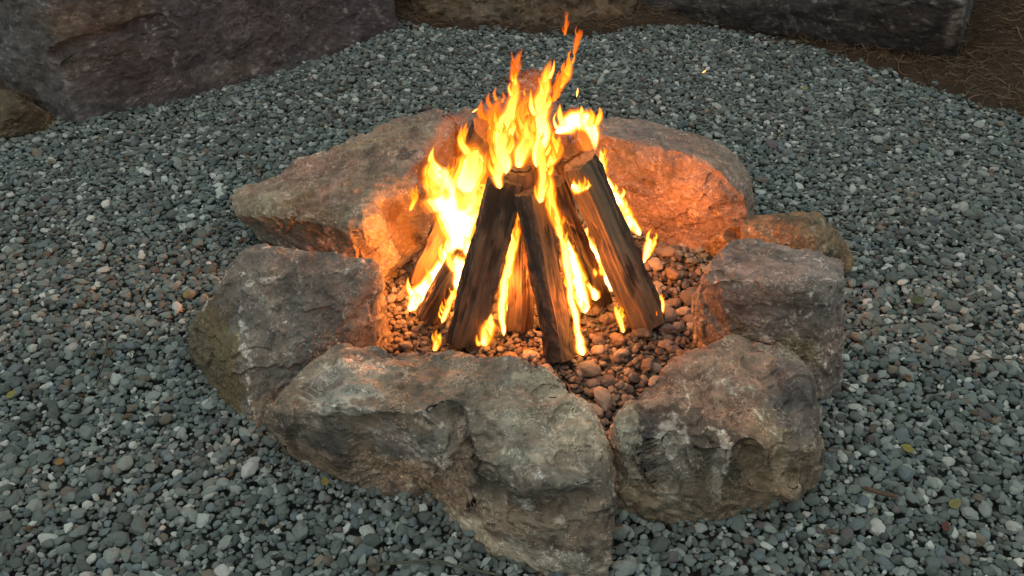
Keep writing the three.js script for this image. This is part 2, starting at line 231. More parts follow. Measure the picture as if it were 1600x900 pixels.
makeRock({ // small, behind the right one
  label: 'low rounded mossy brown boulder partly behind the squarish grey one', group: RING, seed: 4, detail: 52, round: 0.022, grow: 0.03,
  blocks: [[[0.519, 0.12, -0.215], [0.622, 0.15, -0.219], [0.758, 0.13, -0.2], [0.826, 0.09, -0.167], [0.86, 0.03, -0.171], [0.478, 0.115, -0.161], [0.656, 0.13, -0.074], [0.87, -0.07, -0.168], [0.822, -0.07, -0.11], [0.492, -0.07, -0.213], [0.46, -0.07, -0.27], [0.74, -0.07, -0.3]]],
  dents: [{ path: [[0.51, 0.1, -0.153]], r: 0.02 }],
  colors: { base: [0.19, 0.13, 0.075], second: [0.24, 0.17, 0.1], dark: [0.08, 0.07, 0.045], crust: [0.4, 0.35, 0.27], crustiness: 0.5 }, relief: { chip: 0.006, mid: 0.01 },
});
makeRock({ // back right slab
  label: 'large pinkish slab boulder standing behind the fire on its right side', group: RING, seed: 5, detail: 78, round: 0.004,
  blocks: [[[0.151, 0.255, -0.441], [0.263, 0.265, -0.331], [0.382, 0.265, -0.317], [0.479, 0.235, -0.256], [0.531, 0.175, -0.218], [0.555, 0.1, -0.22], [0.163, 0.235, -0.575], [0.28, 0.225, -0.603], [0.404, 0.215, -0.533], [0.535, 0.175, -0.522], [0.6, 0.135, -0.442], [0.49, -0.07, -0.207], [0.385, -0.07, -0.238], [0.286, -0.07, -0.318], [0.184, -0.07, -0.419], [0.623, -0.07, -0.374], [0.674, -0.07, -0.534], [0.3, -0.07, -0.75], [0.1, -0.07, -0.62]]],
  dents: [{ path: [[0.284, 0.193, -0.303]], r: 0.012 }, { path: [[0.284, 0.159, -0.302]], r: 0.014 }, { path: [[0.458, 0.227, -0.247], [0.444, 0.199, -0.243]], r: 0.009 }, { path: [[0.46, 0.124, -0.225]], r: 0.011 }],
  colors: { base: [0.25, 0.19, 0.155], second: [0.27, 0.205, 0.165], dark: [0.16, 0.12, 0.1], darkness: 0.5, crust: [0.5, 0.43, 0.36], crustiness: 0.6 }, relief: { low: 0.008, mid: 0.004, chip: 0.006 },
  patches: [{ at: [0.365, 0.255, -0.426], r: [0.2, 0.02, 0.1], color: [0.15, 0.13, 0.125], a: 0.7 }],
});
makeRock({ // left back, long flat top
  label: 'long flat topped boulder left behind the fire, tan top with a dark stain', group: RING, seed: 6, detail: 90, round: 0.004, center: [-0.5, 0.06, -0.3],
  blocks: [
    [[-0.837, 0.16, -0.258], [-0.839, 0.1, -0.233], [-0.813, 0.14, -0.203], [-0.825, 0.16, -0.308], [-0.679, 0.17, -0.382], [-0.539, 0.185, -0.558], [-0.396, 0.195, -0.663], [-0.301, 0.205, -0.717], [-0.253, 0.225, -0.562], [-0.266, 0.225, -0.46], [-0.337, 0.215, -0.328], [-0.419, 0.2, -0.188], [-0.51, 0.19, -0.067], [-0.777, -0.07, -0.285], [-0.681, -0.07, -0.26], [-0.566, -0.07, -0.223], [-0.428, -0.07, -0.11], [-0.351, -0.07, -0.213], [-0.274, -0.07, -0.426], [-0.85, -0.07, -0.5], [-0.35, -0.07, -0.78]],
  ],
  lumps: [{ path: [[-0.461, 0.169, -0.105], [-0.424, 0.062, -0.127]], r: 0.05, k: 0.03 }, { path: [[-0.36, 0.172, -0.255], [-0.341, 0.069, -0.255]], r: 0.055, k: 0.03 }],
  dents: [{ path: [[-0.408, 0.039, -0.145]], r: 0.014 }, { path: [[-0.739, 0.179, -0.294], [-0.68, 0.187, -0.225]], r: 0.006 }, { path: [[-0.415, 0.216, -0.239], [-0.381, 0.197, -0.231]], r: 0.008 }],
  colors: { base: [0.27, 0.225, 0.165], second: [0.235, 0.175, 0.145], dark: [0.13, 0.1, 0.08], darkness: 0.6, crust: [0.5, 0.45, 0.38], crustiness: 0.6 }, relief: { low: 0.01, mid: 0.006, chip: 0.009 },
  patches: [{ at: [-0.402, 0.157, -0.184], r: [0.035, 0.035, 0.03], color: [0.09, 0.06, 0.04] }, { at: [-0.379, 0.221, -0.386], r: [0.03, 0.03, 0.035], color: [0.06, 0.045, 0.04] }, { at: [-0.371, 0.219, -0.514], r: [0.012, 0.03, 0.08], color: [0.12, 0.08, 0.065], a: 0.7 }, { at: [-0.663, 0.166, -0.124], r: [0.16, 0.055, 0.1], color: [0.14, 0.105, 0.06], a: 0.7 }, { at: [-0.732, 0.181, -0.225], r: [0.08, 0.03, 0.06], color: [0.3, 0.265, 0.19], a: 0.7 }],
});
makeRock({ // left
  label: 'angular boulder left of the fire with a smooth olive brown side', group: RING, seed: 7, detail: 92, round: 0.004,
  blocks: [[[-0.72, 0.255, 0.14], [-0.671, 0.255, 0.122], [-0.549, 0.255, 0.145], [-0.391, 0.25, 0.158], [-0.383, 0.22, 0.173], [-0.678, 0.25, 0.229], [-0.535, 0.255, 0.22], [-0.405, 0.25, 0.194], [-0.716, 0.195, 0.224], [-0.82, 0.115, 0.227], [-0.842, 0.055, 0.235], [-0.679, 0.175, 0.296], [-0.663, 0.085, 0.393], [-0.637, -0.07, 0.475], [-0.719, -0.07, 0.408], [-0.826, -0.07, 0.275], [-0.857, -0.07, 0.22], [-0.435, -0.07, 0.327], [-0.401, -0.07, 0.114], [-0.425, -0.07, -0.04], [-0.82, -0.07, 0.12], [-0.45, -0.07, 0.1]]],
  colors: { base: [0.17, 0.15, 0.13], second: [0.2, 0.165, 0.135], dark: [0.095, 0.085, 0.078], crust: PALE, crustiness: 0.7 }, relief: { low: 0.007, mid: 0.004, chip: 0.006 },
  patches: [{ at: [-0.759, 0.074, 0.321], r: [0.105, 0.13, 0.17], color: OLIVE, a: 1, soft: 0.1 }, { at: [-0.602, 0.005, 0.432], r: [0.07, 0.07, 0.08], color: RUST, a: 0.5 }],
  veins: [{ path: [[-0.679, 0.219, 0.272], [-0.674, 0.18, 0.313], [-0.659, 0.087, 0.4], [-0.647, -0.003, 0.452]], r: 0.008, a: 0.8 }, { path: [[-0.683, 0.242, 0.233], [-0.533, 0.259, 0.227], [-0.411, 0.252, 0.198]], r: 0.006, a: 0.6 }],
});
makeRock({ // back, mostly behind the flames
  label: 'low reddish brown boulder at the back, half hidden by the flames', group: RING, seed: 8, detail: 48,
  blocks: [[[-0.267, 0.2, -0.67], [-0.239, 0.2, -0.741], [-0.124, 0.19, -0.807], [0.039, 0.19, -0.775], [0.076, 0.22, -0.532], [-0.156, 0.23, -0.447], [-0.243, 0.22, -0.524], [-0.28, -0.07, -0.5], [0.08, -0.07, -0.46], [-0.25, -0.07, -0.85], [0.1, -0.07, -0.85]]],
  colors: { base: [0.2, 0.15, 0.125], second: [0.24, 0.18, 0.145], dark: [0.1, 0.08, 0.07], crust: PALE, crustiness: 0.3 },
});
makeRock({ // long seat stone, upper left
  label: 'long dark purplish stone block at the upper left edge of the gravel', seed: 9, detail: 84, material: smoothRock, round: 0.012, group: 'stone blocks around the gravel',
  blocks: [[[-1.625, -0.07, -0.993], [-1.459, -0.07, -1.082], [-1.263, -0.07, -1.196], [-1.059, -0.07, -1.335], [-0.894, -0.07, -1.495], [-0.717, -0.07, -1.675], [-0.573, -0.07, -1.871], [-1.6, 0.55, -1.1], [-1.1, 0.56, -1.5], [-0.64, 0.5, -1.98], [-1.924, -0.07, -1.196], [-2.06, -0.07, -1.387], [-1.96, 0.5, -1.3], [-2.15, -0.07, -1.55], [-1.1, -0.07, -2.5], [-2.1, 0.5, -1.6], [-1.1, 0.5, -2.45], [-0.75, 0.2, -2.3]]],
  dents: [{ path: [[-1.644, 0.223, -1.044], [-1.575, 0.254, -1.057], [-1.448, 0.271, -1.137], [-1.32, 0.279, -1.224]], r: 0.02, k: 0.006 }],
  colors: { base: [0.092, 0.074, 0.076], second: [0.08, 0.07, 0.071], dark: [0.055, 0.047, 0.047], crust: [0.42, 0.38, 0.38], crustiness: 0.4, hue: 0.5 }, relief: { low: 0.006, mid: 0.002, chip: 0.006, fine: 0.002 }, facets: 6,
  veins: [{ path: [[-1.616, 0.168, -1.027], [-1.623, 0.125, -1.02]], r: 0.016 }, { path: [[-1.565, 0.17, -1.049], [-1.546, 0.177, -1.061]], r: 0.014 }, { path: [[-1.301, 0.31, -1.246], [-1.299, 0.273, -1.238]], r: 0.01 }, { path: [[-1.286, 0.189, -1.227], [-1.289, 0.124, -1.209]], r: 0.007 }, { path: [[-0.764, 0.162, -1.699], [-0.757, 0.132, -1.696]], r: 0.014 }, { path: [[-0.644, 0.109, -1.816], [-0.632, 0.075, -1.819]], r: 0.016 }, { path: [[-1.607, 0.057, -1.01], [-1.601, 0.023, -1.007]], r: 0.014, a: 0.7 }, { path: [[-1.015, 0.081, -1.417], [-1.002, 0.09, -1.432]], r: 0.01 }],
  patches: [{ at: [-1.75, 0.2, -1.12], r: [0.22, 0.3, 0.2], color: [0.125, 0.12, 0.115], a: 0.8 }, { at: [-1.492, 0.323, -1.119], r: [0.2, 0.06, 0.2], color: [0.12, 0.09, 0.06], a: 0.7 }, { at: [-1.158, 0.053, -1.286], r: [0.25, 0.04, 0.2], color: [0.15, 0.125, 0.11], a: 0.6 }],
});
makeRock({ // dark slab, upper right
  label: 'long blackish stone block with white flecks at the upper right', seed: 10, detail: 84, material: smoothRock, round: 0.004, group: 'stone blocks around the gravel',
  blocks: [[[1.659, 0.03, -1.487], [1.45, 0.025, -1.55], [1.236, 0.01, -1.678], [0.884, 0, -1.886], [0.45, 0, -2.085], [1.7, -0.07, -1.85], [0.5, -0.07, -2.35], [1.581, 0.28, -1.398], [1.8, 0.6, -1.75], [0.5, 0.6, -2.25], [2.1, 0, -2.4], [0.8, 0, -3], [2.1, 0.55, -2.4], [0.8, 0.55, -3]]],
  colors: { base: [0.05, 0.046, 0.045], second: [0.065, 0.06, 0.058], dark: [0.03, 0.028, 0.028], crust: [0.4, 0.38, 0.36], crustiness: 0.4, hue: 0.5 }, relief: { low: 0.006, mid: 0.002, chip: 0.006, fine: 0.002 }, facets: 6,
  veins: [{ path: [[1.58, 0.28, -1.397], [1.596, 0.139, -1.442], [1.61, 0.088, -1.461]], r: 0.025, a: 0.9 }, { path: [[0.931, 0.084, -1.789], [1.079, 0.056, -1.72], [1.023, 0.148, -1.725]], r: 0.018, a: 0.6 }],
});
makeRock({ // brown stone, left edge
  label: 'small rough brown stone at the left edge, against the long purplish block', category: 'stone', name: 'stone', seed: 11, detail: 40, round: 0.02,
  blocks: [[[-1.925, 0.12, -1.004], [-1.803, 0.12, -1.025], [-1.702, 0.08, -0.964], [-1.72, 0.1, -0.876], [-1.692, -0.07, -1.003], [-1.744, -0.07, -0.899], [-1.905, -0.07, -0.827], [-2.1, -0.07, -1.3], [-1.75, -0.07, -1.15]]],
  colors: { base: [0.085, 0.06, 0.034], second: [0.1, 0.072, 0.04], dark: [0.045, 0.036, 0.022], crust: PALE, crustiness: 0.25 },
});

makeRock({ // rough brown rock, top centre
  label: 'low rough brown rock along the top edge, between the purplish and the blackish blocks', category: 'rock', name: 'rock', seed: 12, detail: 70, round: 0.02,
  blocks: [[[-0.561, -0.07, -1.915], [-0.303, -0.07, -1.864], [-0.083, -0.07, -1.821], [0.188, -0.07, -1.785], [0.427, -0.07, -1.871], [-0.55, 0.28, -2.15], [0.1, 0.3, -2.2], [0.55, 0.26, -2.3], [-0.6, 0.25, -2.6], [0.6, 0.25, -2.7], [-0.6, -0.07, -2.6], [0.6, -0.07, -2.7]]],
  colors: { base: [0.105, 0.075, 0.046], second: [0.135, 0.1, 0.066], dark: [0.05, 0.038, 0.028], crust: [0.25, 0.21, 0.16], crustiness: 0.3 }, relief: { low: 0.03, mid: 0.022, chip: 0.012, fine: 0.008 },
});

// ------------------------------------------------------------------ ground
const BED = [[-3.4, 1.6], [-3.4, -1.0], [-2.015, -1.003], [-1.811, -1.154], [-1.5, -1.6], [-0.9, -2.1], [-0.528, -1.915], [-0.303, -1.871], [-0.083, -1.828], [0.187, -1.778], [0.585, -1.915], [0.802, -1.886], [0.997, -1.778], [1.214, -1.596], [1.404, -1.399], [1.569, -1.196], [1.714, -1.003], [1.901, -0.732], [3.4, -0.6], [3.4, 1.6]];
function bedDistance(x, z) { // negative on the gravel
  let d = 1e9, into = false;
  for (let i = 0, j = BED.length - 1; i < BED.length; j = i++) {
    const [ax, az] = BED[i], [bx, bz] = BED[j], ex = bx - ax, ez = bz - az, t = clamp(((x - ax) * ex + (z - az) * ez) / (ex * ex + ez * ez), 0, 1);
    d = Math.min(d, Math.hypot(x - ax - ex * t, z - az - ez * t));
    if ((az > z) !== (bz > z) && x < ((bx - ax) * (z - az)) / (bz - az) + ax) into = !into;
  }
  return into ? -d : d;
}
const soilHeight = (x, z) => { const d = bedDistance(x, z) + 0.05 * noise(x * 5, 3, z * 5); return lerp(-0.09, 0.015, smoothstep(d, -0.06, 0.03)) + 0.1 * smoothstep(d, 0.0, 0.8) + 0.03 * fbm(x * 6, 1, z * 6, 3) + 0.03 * fbm(x * 22, 4, z * 22, 3); };
{ // one sheet of soil out to the horizon, fine near the pit
  const n = 220, P = [], C = [], I = [], warp = (k) => { const t = (k / n) * 2 - 1; return t * 3.6 + Math.sign(t) * Math.pow(Math.abs(t), 9) * 60; };
  for (let j = 0; j <= n; j++) for (let i = 0; i <= n; i++) {
    const x = warp(i), z = warp(j) - 0.6, near = Math.hypot(x, z) < 6; P.push(x, near ? soilHeight(x, z) : 0.1 + 0.3 * noise(x * 0.2, 0, z * 0.2), z);
    const a = fbm(x * 9, 2, z * 9, 4), b = fbm(x * 40, 8, z * 40, 2), k = 1 + 0.5 * a + 0.6 * b; C.push(0.05 * k, 0.034 * k, 0.022 * k);
  }
  for (let j = 0; j < n; j++) for (let i = 0; i < n; i++) { const a = j * (n + 1) + i, b = a + n + 1; I.push(a, b, a + 1, a + 1, b, b + 1); }
  const g = new THREE.BufferGeometry(); g.setAttribute('position', new THREE.Float32BufferAttribute(P, 3)); g.setAttribute('color', new THREE.Float32BufferAttribute(C, 3)); g.setIndex(I); g.computeVertexNormals();
  tag(mesh('soil_ground', g, new THREE.MeshStandardMaterial({ vertexColors: true, roughness: 1 })), 'brown soil with dry needles behind the gravel', null, null, 'structure');
}
// pebbles: lumpy ellipsoids, and their dropping one by one on a growing height field
function pebbleGeometry(seed, detail, lump, facet) {
  const g = ico(detail).clone(), p = g.attributes.position, C = new Float32Array(p.count * 3), v = new THREE.Vector3(), r = rng(seed * 31 + 5), cuts = [];
  for (let i = 0; i < 7; i++) cuts.push([new THREE.Vector3(r() - 0.5, r() - 0.5, r() - 0.5).normalize(), lerp(0.72, 0.95, r())]);
  for (let i = 0; i < p.count; i++) {
    v.fromBufferAttribute(p, i); let k = 1 + lump * fbm(v.x * 1.1 + seed * 7, v.y * 1.1, v.z * 1.1, 2);
    if (facet) for (const [n, c] of cuts) { const d = v.dot(n) * k; if (d > c) k *= lerp(1, c / d, facet); }
    const m = 1 + 0.22 * fbm(v.x * 2.2 + seed, v.y * 2.2, v.z * 2.2, 3);
    p.setXYZ(i, v.x * k, v.y * k, v.z * k); C.set([m, m, m], i * 3);
  }
  g.setAttribute('color', new THREE.BufferAttribute(C, 3)); g.computeVertexNormals(); return g;
}
const view = new THREE.Matrix4().copy(camera.matrixWorld).invert(), tanV = Math.tan(THREE.MathUtils.degToRad(18.5)), probe = new THREE.Vector3();
function frameAt(x, y, z) { probe.set(x, y, z).applyMatrix4(view); return [probe.x / (-probe.z * tanV * 16 / 9), probe.y / (-probe.z * tanV), -probe.z]; } // which stretch of ground is worth covering
function underRock(x, z) {
  for (const r of rocks) { if (x < r.box.min.x || x > r.box.max.x || z < r.box.min.z || z > r.box.max.z) continue; for (const h of r.hulls) if (blockDistance(h, x, 0.02, z, 0.01) < -0.025) return true; }
  return false;
}
class Drop {
  constructor(x0, x1, z0, z1, cell, floor) { Object.assign(this, { x0, z0, cell, nx: Math.ceil((x1 - x0) / cell), nz: Math.ceil((z1 - z0) / cell) }); this.h = new Float32Array(this.nx * this.nz).fill(floor); this.owner = new Int32Array(this.nx * this.nz).fill(-1); this.items = []; }
  at(x, z) { const i = clamp(Math.floor((x - this.x0) / this.cell), 0, this.nx - 1), j = clamp(Math.floor((z - this.z0) / this.cell), 0, this.nz - 1); return j * this.nx + i; }
  add(x, z, a, b, c, r, sink) {
    const yaw = r() * Math.PI * 2, cs = Math.cos(yaw), sn = Math.sin(yaw), H = (u, w) => this.h[this.at(x + u * cs * a - w * sn * b, z + u * sn * a + w * cs * b)];
    const e = H(0.7, 0), f = H(-0.7, 0), p = H(0, 0.7), q = H(0, -0.7), m = H(0, 0), base = (e + f + p + q + m) / 5;
    const ta = clamp((e - f) / (1.4 * a), -0.8, 0.8) * 0.8 + (r() - 0.5) * 0.35, tb = clamp((p - q) / (1.4 * b), -0.8, 0.8) * 0.8 + (r() - 0.5) * 0.35, y = base + c * sink;
    const id = this.items.length, R = a / this.cell + 1, ci = Math.floor((x - this.x0) / this.cell), cj = Math.floor((z - this.z0) / this.cell);
    for (let j = Math.floor(cj - R); j <= cj + R; j++) for (let i = Math.floor(ci - R); i <= ci + R; i++) {
      if (i < 0 || j < 0 || i >= this.nx || j >= this.nz) continue;
      const dx = this.x0 + (i + 0.5) * this.cell - x, dz = this.z0 + (j + 0.5) * this.cell - z, u = (dx * cs + dz * sn) / a, w = (-dx * sn + dz * cs) / b, q2 = u * u + w * w;
      if (q2 < 1) { const top = y + c * Math.sqrt(1 - q2) + u * a * ta + w * b * tb, k = j * this.nx + i; if (top > this.h[k]) { this.h[k] = top; this.owner[k] = id; } }
    }
    this.items.push({ x, y, z, a, b, c, yaw, ta, tb, seen: 0 });
  }
  count() { for (const o of this.owner) if (o >= 0) this.items[o].seen++; }
  mean() { let s = 0, n = 0; this.h.forEach((v, i) => { if (this.owner[i] >= 0) { s += v; n++; } }); return s / n; }
}
const X = new THREE.Vector3(), Y = new THREE.Vector3(), ZZ = new THREE.Vector3(), spin = new THREE.Quaternion(), turnM = new THREE.Matrix4(), ownM = new THREE.Matrix4();
function itemBasis(o, dy) { // long axis along yaw, tilted
  const cs = Math.cos(o.yaw), sn = Math.sin(o.yaw);
  X.set(cs, o.ta, sn).normalize(); ZZ.set(-sn, o.tb, cs); Y.crossVectors(ZZ, X).normalize(); ZZ.crossVectors(X, Y).normalize();
  return turnM.makeBasis(X, Y, ZZ).setPosition(o.x, o.y + dy, o.z);
}
function randomSpin(r) { return spin.set(r() - 0.5, r() - 0.5, r() - 0.5, r() - 0.5).normalize(); }
const TONES = [[0.092, 0.113, 0.108], [0.13, 0.16, 0.15], [0.18, 0.213, 0.2], [0.14, 0.182, 0.195], [0.26, 0.3, 0.28], [0.42, 0.46, 0.43], [0.15, 0.128, 0.105], [0.2, 0.18, 0.14], [0.132, 0.12, 0.126], [0.5, 0.51, 0.48]];
const TONE_SHARE = [0.21, 0.45, 0.65, 0.75, 0.87, 0.935, 0.955, 0.97, 0.985, 1];
const toneOf = (r) => { const q = r(); return TONE_SHARE.findIndex((s) => q <= s); };
const PIT = { x: 0.0, z: 0.07, rx: 0.5, rz: 0.44 };
const inPit = (x, z) => ((x - PIT.x) / PIT.rx) ** 2 + ((z - PIT.z) / PIT.rz) ** 2 < 1;
{
  const bed = group('gravel_ground'); tag(bed, 'bed of small blue grey gravel all around the stone ring', null, null, 'structure');
  { // the packed fines below the loose stones
    const n = 120, P = [], I = [], C = [], uv = [], idx = new Map();
    for (let j = 0; j <= n; j++) for (let i = 0; i <= n; i++) { const x = -3.4 + (6.8 * i) / n, z = -2.8 + (4.4 * j) / n; if (bedDistance(x, z) < 0.02) { idx.set(j * (n + 1) + i, P.length / 3); P.push(x, -0.03 + 0.004 * noise(x * 20, 0, z * 20), z); const k = 1 + 0.5 * fbm(x * 30, 3, z * 30, 2); C.push(0.07 * k, 0.075 * k, 0.07 * k); } }
    for (let j = 0; j < n; j++) for (let i = 0; i < n; i++) { const q = [j * (n + 1) + i, (j + 1) * (n + 1) + i, j * (n + 1) + i + 1, (j + 1) * (n + 1) + i + 1].map((k) => idx.get(k)); if (q.every((k) => k !== undefined)) I.push(q[0], q[1], q[2], q[2], q[1], q[3]); }
    const g = new THREE.BufferGeometry(); g.setAttribute('position', new THREE.Float32BufferAttribute(P, 3)); g.setAttribute('color', new THREE.Float32BufferAttribute(C, 3)); g.setIndex(I); g.computeVertexNormals();
    mesh('gravel_base', g, new THREE.MeshStandardMaterial({ vertexColors: true, roughness: 1 }), bed);
  }
  const r = rng(11), drop = new Drop(-2.9, 2.9, -2.75, 1.15, 0.0055, -0.03);
  for (let k = 0; k < 300000; k++) {
    let x = 0, z = 0, best = 1e9;
    for (let t = 0; t < 3; t++) { const u = lerp(-2.85, 2.85, r()), w = lerp(-2.7, 1.1, r()), h = drop.h[drop.at(u, w)]; if (h < best) { best = h; x = u; z = w; } }
    const [fx, fy, depth] = frameAt(x, 0, z);
    if (depth < 0.5 || Math.abs(fx) > 1.22 || fy < -1.3 || best > 0.03) continue;
    const edge = bedDistance(x, z); if (edge > 0.1 || (edge > -0.06 && r() < 0.5 + edge * 6) || inPit(x, z) || underRock(x, z)) continue;
    let s = 0.0066 * Math.exp((r() + r() + r() - 1.5) * 0.75); if (r() < 0.015) s *= 1.35;
    const a = s * lerp(1.0, 1.35, r()), b = s * lerp(0.75, 1.0, r()), c = s * lerp(0.42, 0.75, r());
    drop.add(x, z, a, b, c, r, 0.75);
  }
  drop.count(); const dy = -drop.mean() + 0.002;
  const items = drop.items.filter((o) => o.seen > 0);
  for (const o of items) { const [fx, fy, depth] = frameAt(o.x, 0, o.z); o.size = Math.abs(fx) < 1 && Math.abs(fy) < 1 && o.seen * drop.cell * drop.cell > 0.72 * Math.PI * o.a * o.b ? o.a * o.b / (depth * depth) : 0; }
  items.sort((p, q) => q.size - p.size);
  const gp = [1, 2, 3, 4, 5, 6].map((s) => pebbleGeometry(s, 5, 0.55, 0.85));
  const mats = TONES.map((c) => new THREE.MeshStandardMaterial({ color: new THREE.Color().setRGB(...c), vertexColors: true, roughness: 0.78 }));
  const r2 = rng(5);
  for (const o of items.slice(0, 300)) { const m = mesh('pebble', gp[Math.floor(r2() * 6)], mats[toneOf(r2)], bed); itemBasis(o, dy).decompose(m.position, m.quaternion, m.scale); m.scale.set(o.a * 1.04, o.c * 1.04, o.b * 1.04); }
  const rest = items.slice(300), im = new THREE.InstancedMesh(pebbleGeometry(9, 4, 0.6, 0.92), new THREE.MeshStandardMaterial({ vertexColors: true, roughness: 0.78 }), rest.length), col = new THREE.Color();
  rest.forEach((o, i) => {
    itemBasis(o, dy).scale(probe.set(o.a * 1.04, o.c * 1.04, o.b * 1.04)).multiply(ownM.makeRotationFromQuaternion(randomSpin(r2))); im.setMatrixAt(i, turnM);
    const c = TONES[toneOf(r2)], k = lerp(0.7, 1.3, r2()); im.setColorAt(i, col.setRGB(c[0] * k, c[1] * k, c[2] * k));
  });
  im.name = 'gravel'; im.userData.kind = 'stuff'; im.castShadow = im.receiveShadow = true; bed.add(im);
  console.log('gravel', items.length, 'lift', dy.toFixed(4));
}
{ // river stones inside the ring
  const bed = group('pit_bed'); tag(bed, 'bed of rounded river stones inside the ring, under the burning logs', null, null, 'structure');
  const base = new THREE.CylinderGeometry(0.62, 0.62, 0.03, 48); base.translate(0.0, -0.045, 0.08);
  mesh('bed_base', base, new THREE.MeshStandardMaterial({ color: new THREE.Color().setRGB(0.07, 0.055, 0.04), roughness: 1 }), bed);
  const r = rng(21), drop = new Drop(-0.6, 0.6, -0.5, 0.65, 0.004, -0.03), TAN = [[0.25, 0.2, 0.15], [0.19, 0.165, 0.14], [0.12, 0.105, 0.095], [0.32, 0.275, 0.22], [0.2, 0.145, 0.1]];
  const near = (x, z) => ((x - PIT.x) / (PIT.rx + 0.02)) ** 2 + ((z - PIT.z) / (PIT.rz + 0.05)) ** 2 < 1;
  for (let k = 0; k < 9000; k++) { const x = lerp(-0.55, 0.55, r()), z = lerp(-0.45, 0.6, r()); if (!near(x, z) || underRock(x, z) || drop.h[drop.at(x, z)] > -0.008) continue; const s = 0.0065 * Math.exp((r() - 0.5) * 0.8); drop.add(x, z, s * 1.3, s, s * 0.65, r, 0.7); }
  const chips = drop.items.length;
  for (let k = 0, made = 0; k < 20000 && made < 300; k++) {
    let x = 0, z = 0, best = 1e9;
    for (let t = 0; t < 4; t++) { const u = lerp(-0.52, 0.52, r()), w = lerp(-0.35, 0.56, r()), h = drop.h[drop.at(u, w)]; if (h < best) { best = h; x = u; z = w; } }
    if (!near(x, z) || underRock(x, z) || best > 0.022) continue;
    const big = smoothstep(x, -0.25, 0.25), s = lerp(0.011, 0.0168, big) * Math.exp((r() + r() - 1) * 0.6);
    drop.add(x, z, s * lerp(1.0, 1.3, r()), s * lerp(0.8, 1.0, r()), s * lerp(0.55, 0.8, r()), r, 0.72); made++;
  }
  const gp = [11, 12, 13, 14, 15].map((s) => pebbleGeometry(s, 7, 0.42, 0.35)), mats = TAN.map((c) => new THREE.MeshStandardMaterial({ color: new THREE.Color().setRGB(...c), vertexColors: true, roughness: 0.7 }));
  for (const o of drop.items.slice(chips)) { const m = mesh('cobble', gp[Math.floor(r() * 5)], mats[Math.floor(r() * 5)], bed); itemBasis(o, 0.004).decompose(m.position, m.quaternion, m.scale); m.scale.set(o.a, o.c, o.b); }
  const im = new THREE.InstancedMesh(pebbleGeometry(19, 3, 0.6, 0.75), new THREE.MeshStandardMaterial({ vertexColors: true, roughness: 0.8 }), chips), col = new THREE.Color();
  drop.items.slice(0, chips).forEach((o, i) => { itemBasis(o, 0.004).scale(probe.set(o.a, o.c, o.b)).multiply(ownM.makeRotationFromQuaternion(randomSpin(r))); im.setMatrixAt(i, turnM); const c = TAN[Math.floor(r() * 5)], k = lerp(0.45, 0.9, r()); im.setColorAt(i, col.setRGB(c[0] * k, c[1] * k, c[2] * k)); });
  im.name = 'stone_chips'; im.userData.kind = 'stuff'; im.castShadow = im.receiveShadow = true; bed.add(im);
  console.log('pit', drop.items.length, chips, drop.mean());
}
{ // dry needles and rootlets on the soil
  const r = rng(33), pts = []; for (let i = 0; i <= 5; i++) pts.push(new THREE.Vector3(i / 5 - 0.5, 0.05 * Math.sin(i * 1.3), 0.16 * Math.sin((i / 5) * 3.0)));
  const g = new THREE.TubeGeometry(new THREE.CatmullRomCurve3(pts), 8, 0.018, 4), mats = [], cols = [], m = new THREE.Matrix4(), q = new THREE.Quaternion(), e = new THREE.Euler();
  for (let k = 0; k < 60000 && mats.length < 26000; k++) {
    const x = lerp(-1.2, 3.2, r()), z = lerp(-3.4, -0.4, r()), d = bedDistance(x, z); if (d < 0.01 - 0.05 * r() || d > 1.6 || underRock(x, z)) continue;
    const [fx, fy, depth] = frameAt(x, 0, z); if (Math.abs(fx) > 1.25 || fy > 1.5) continue;
    const l = lerp(0.03, 0.13, r() * r()); q.setFromEuler(e.set((r() - 0.5) * 0.7, r() * 6.28, (r() - 0.5) * 0.6));
    mats.push(m.clone().compose(probe.set(x, soilHeight(x, z) + 0.004 + 0.014 * r(), z), q, X.set(l, l * 0.9 * (r() + 0.5), l * (r() * 1.6 - 0.3 || 0.3)))); const t = r(); cols.push(t < 0.7 ? [0.1 + 0.1 * t, 0.055 + 0.06 * t, 0.028 + 0.03 * t] : [0.25, 0.185, 0.12]);
  }
  const im = new THREE.InstancedMesh(g, new THREE.MeshStandardMaterial({ roughness: 0.9 }), mats.length), c = new THREE.Color(); mats.forEach((a, i) => { im.setMatrixAt(i, a); im.setColorAt(i, c.setRGB(...cols[i])); });
  im.name = 'needle_litter'; im.castShadow = im.receiveShadow = true; scene.add(tag(im, 'dry brown needles and rootlets lying on the soil', 'litter', null, 'stuff'));
}

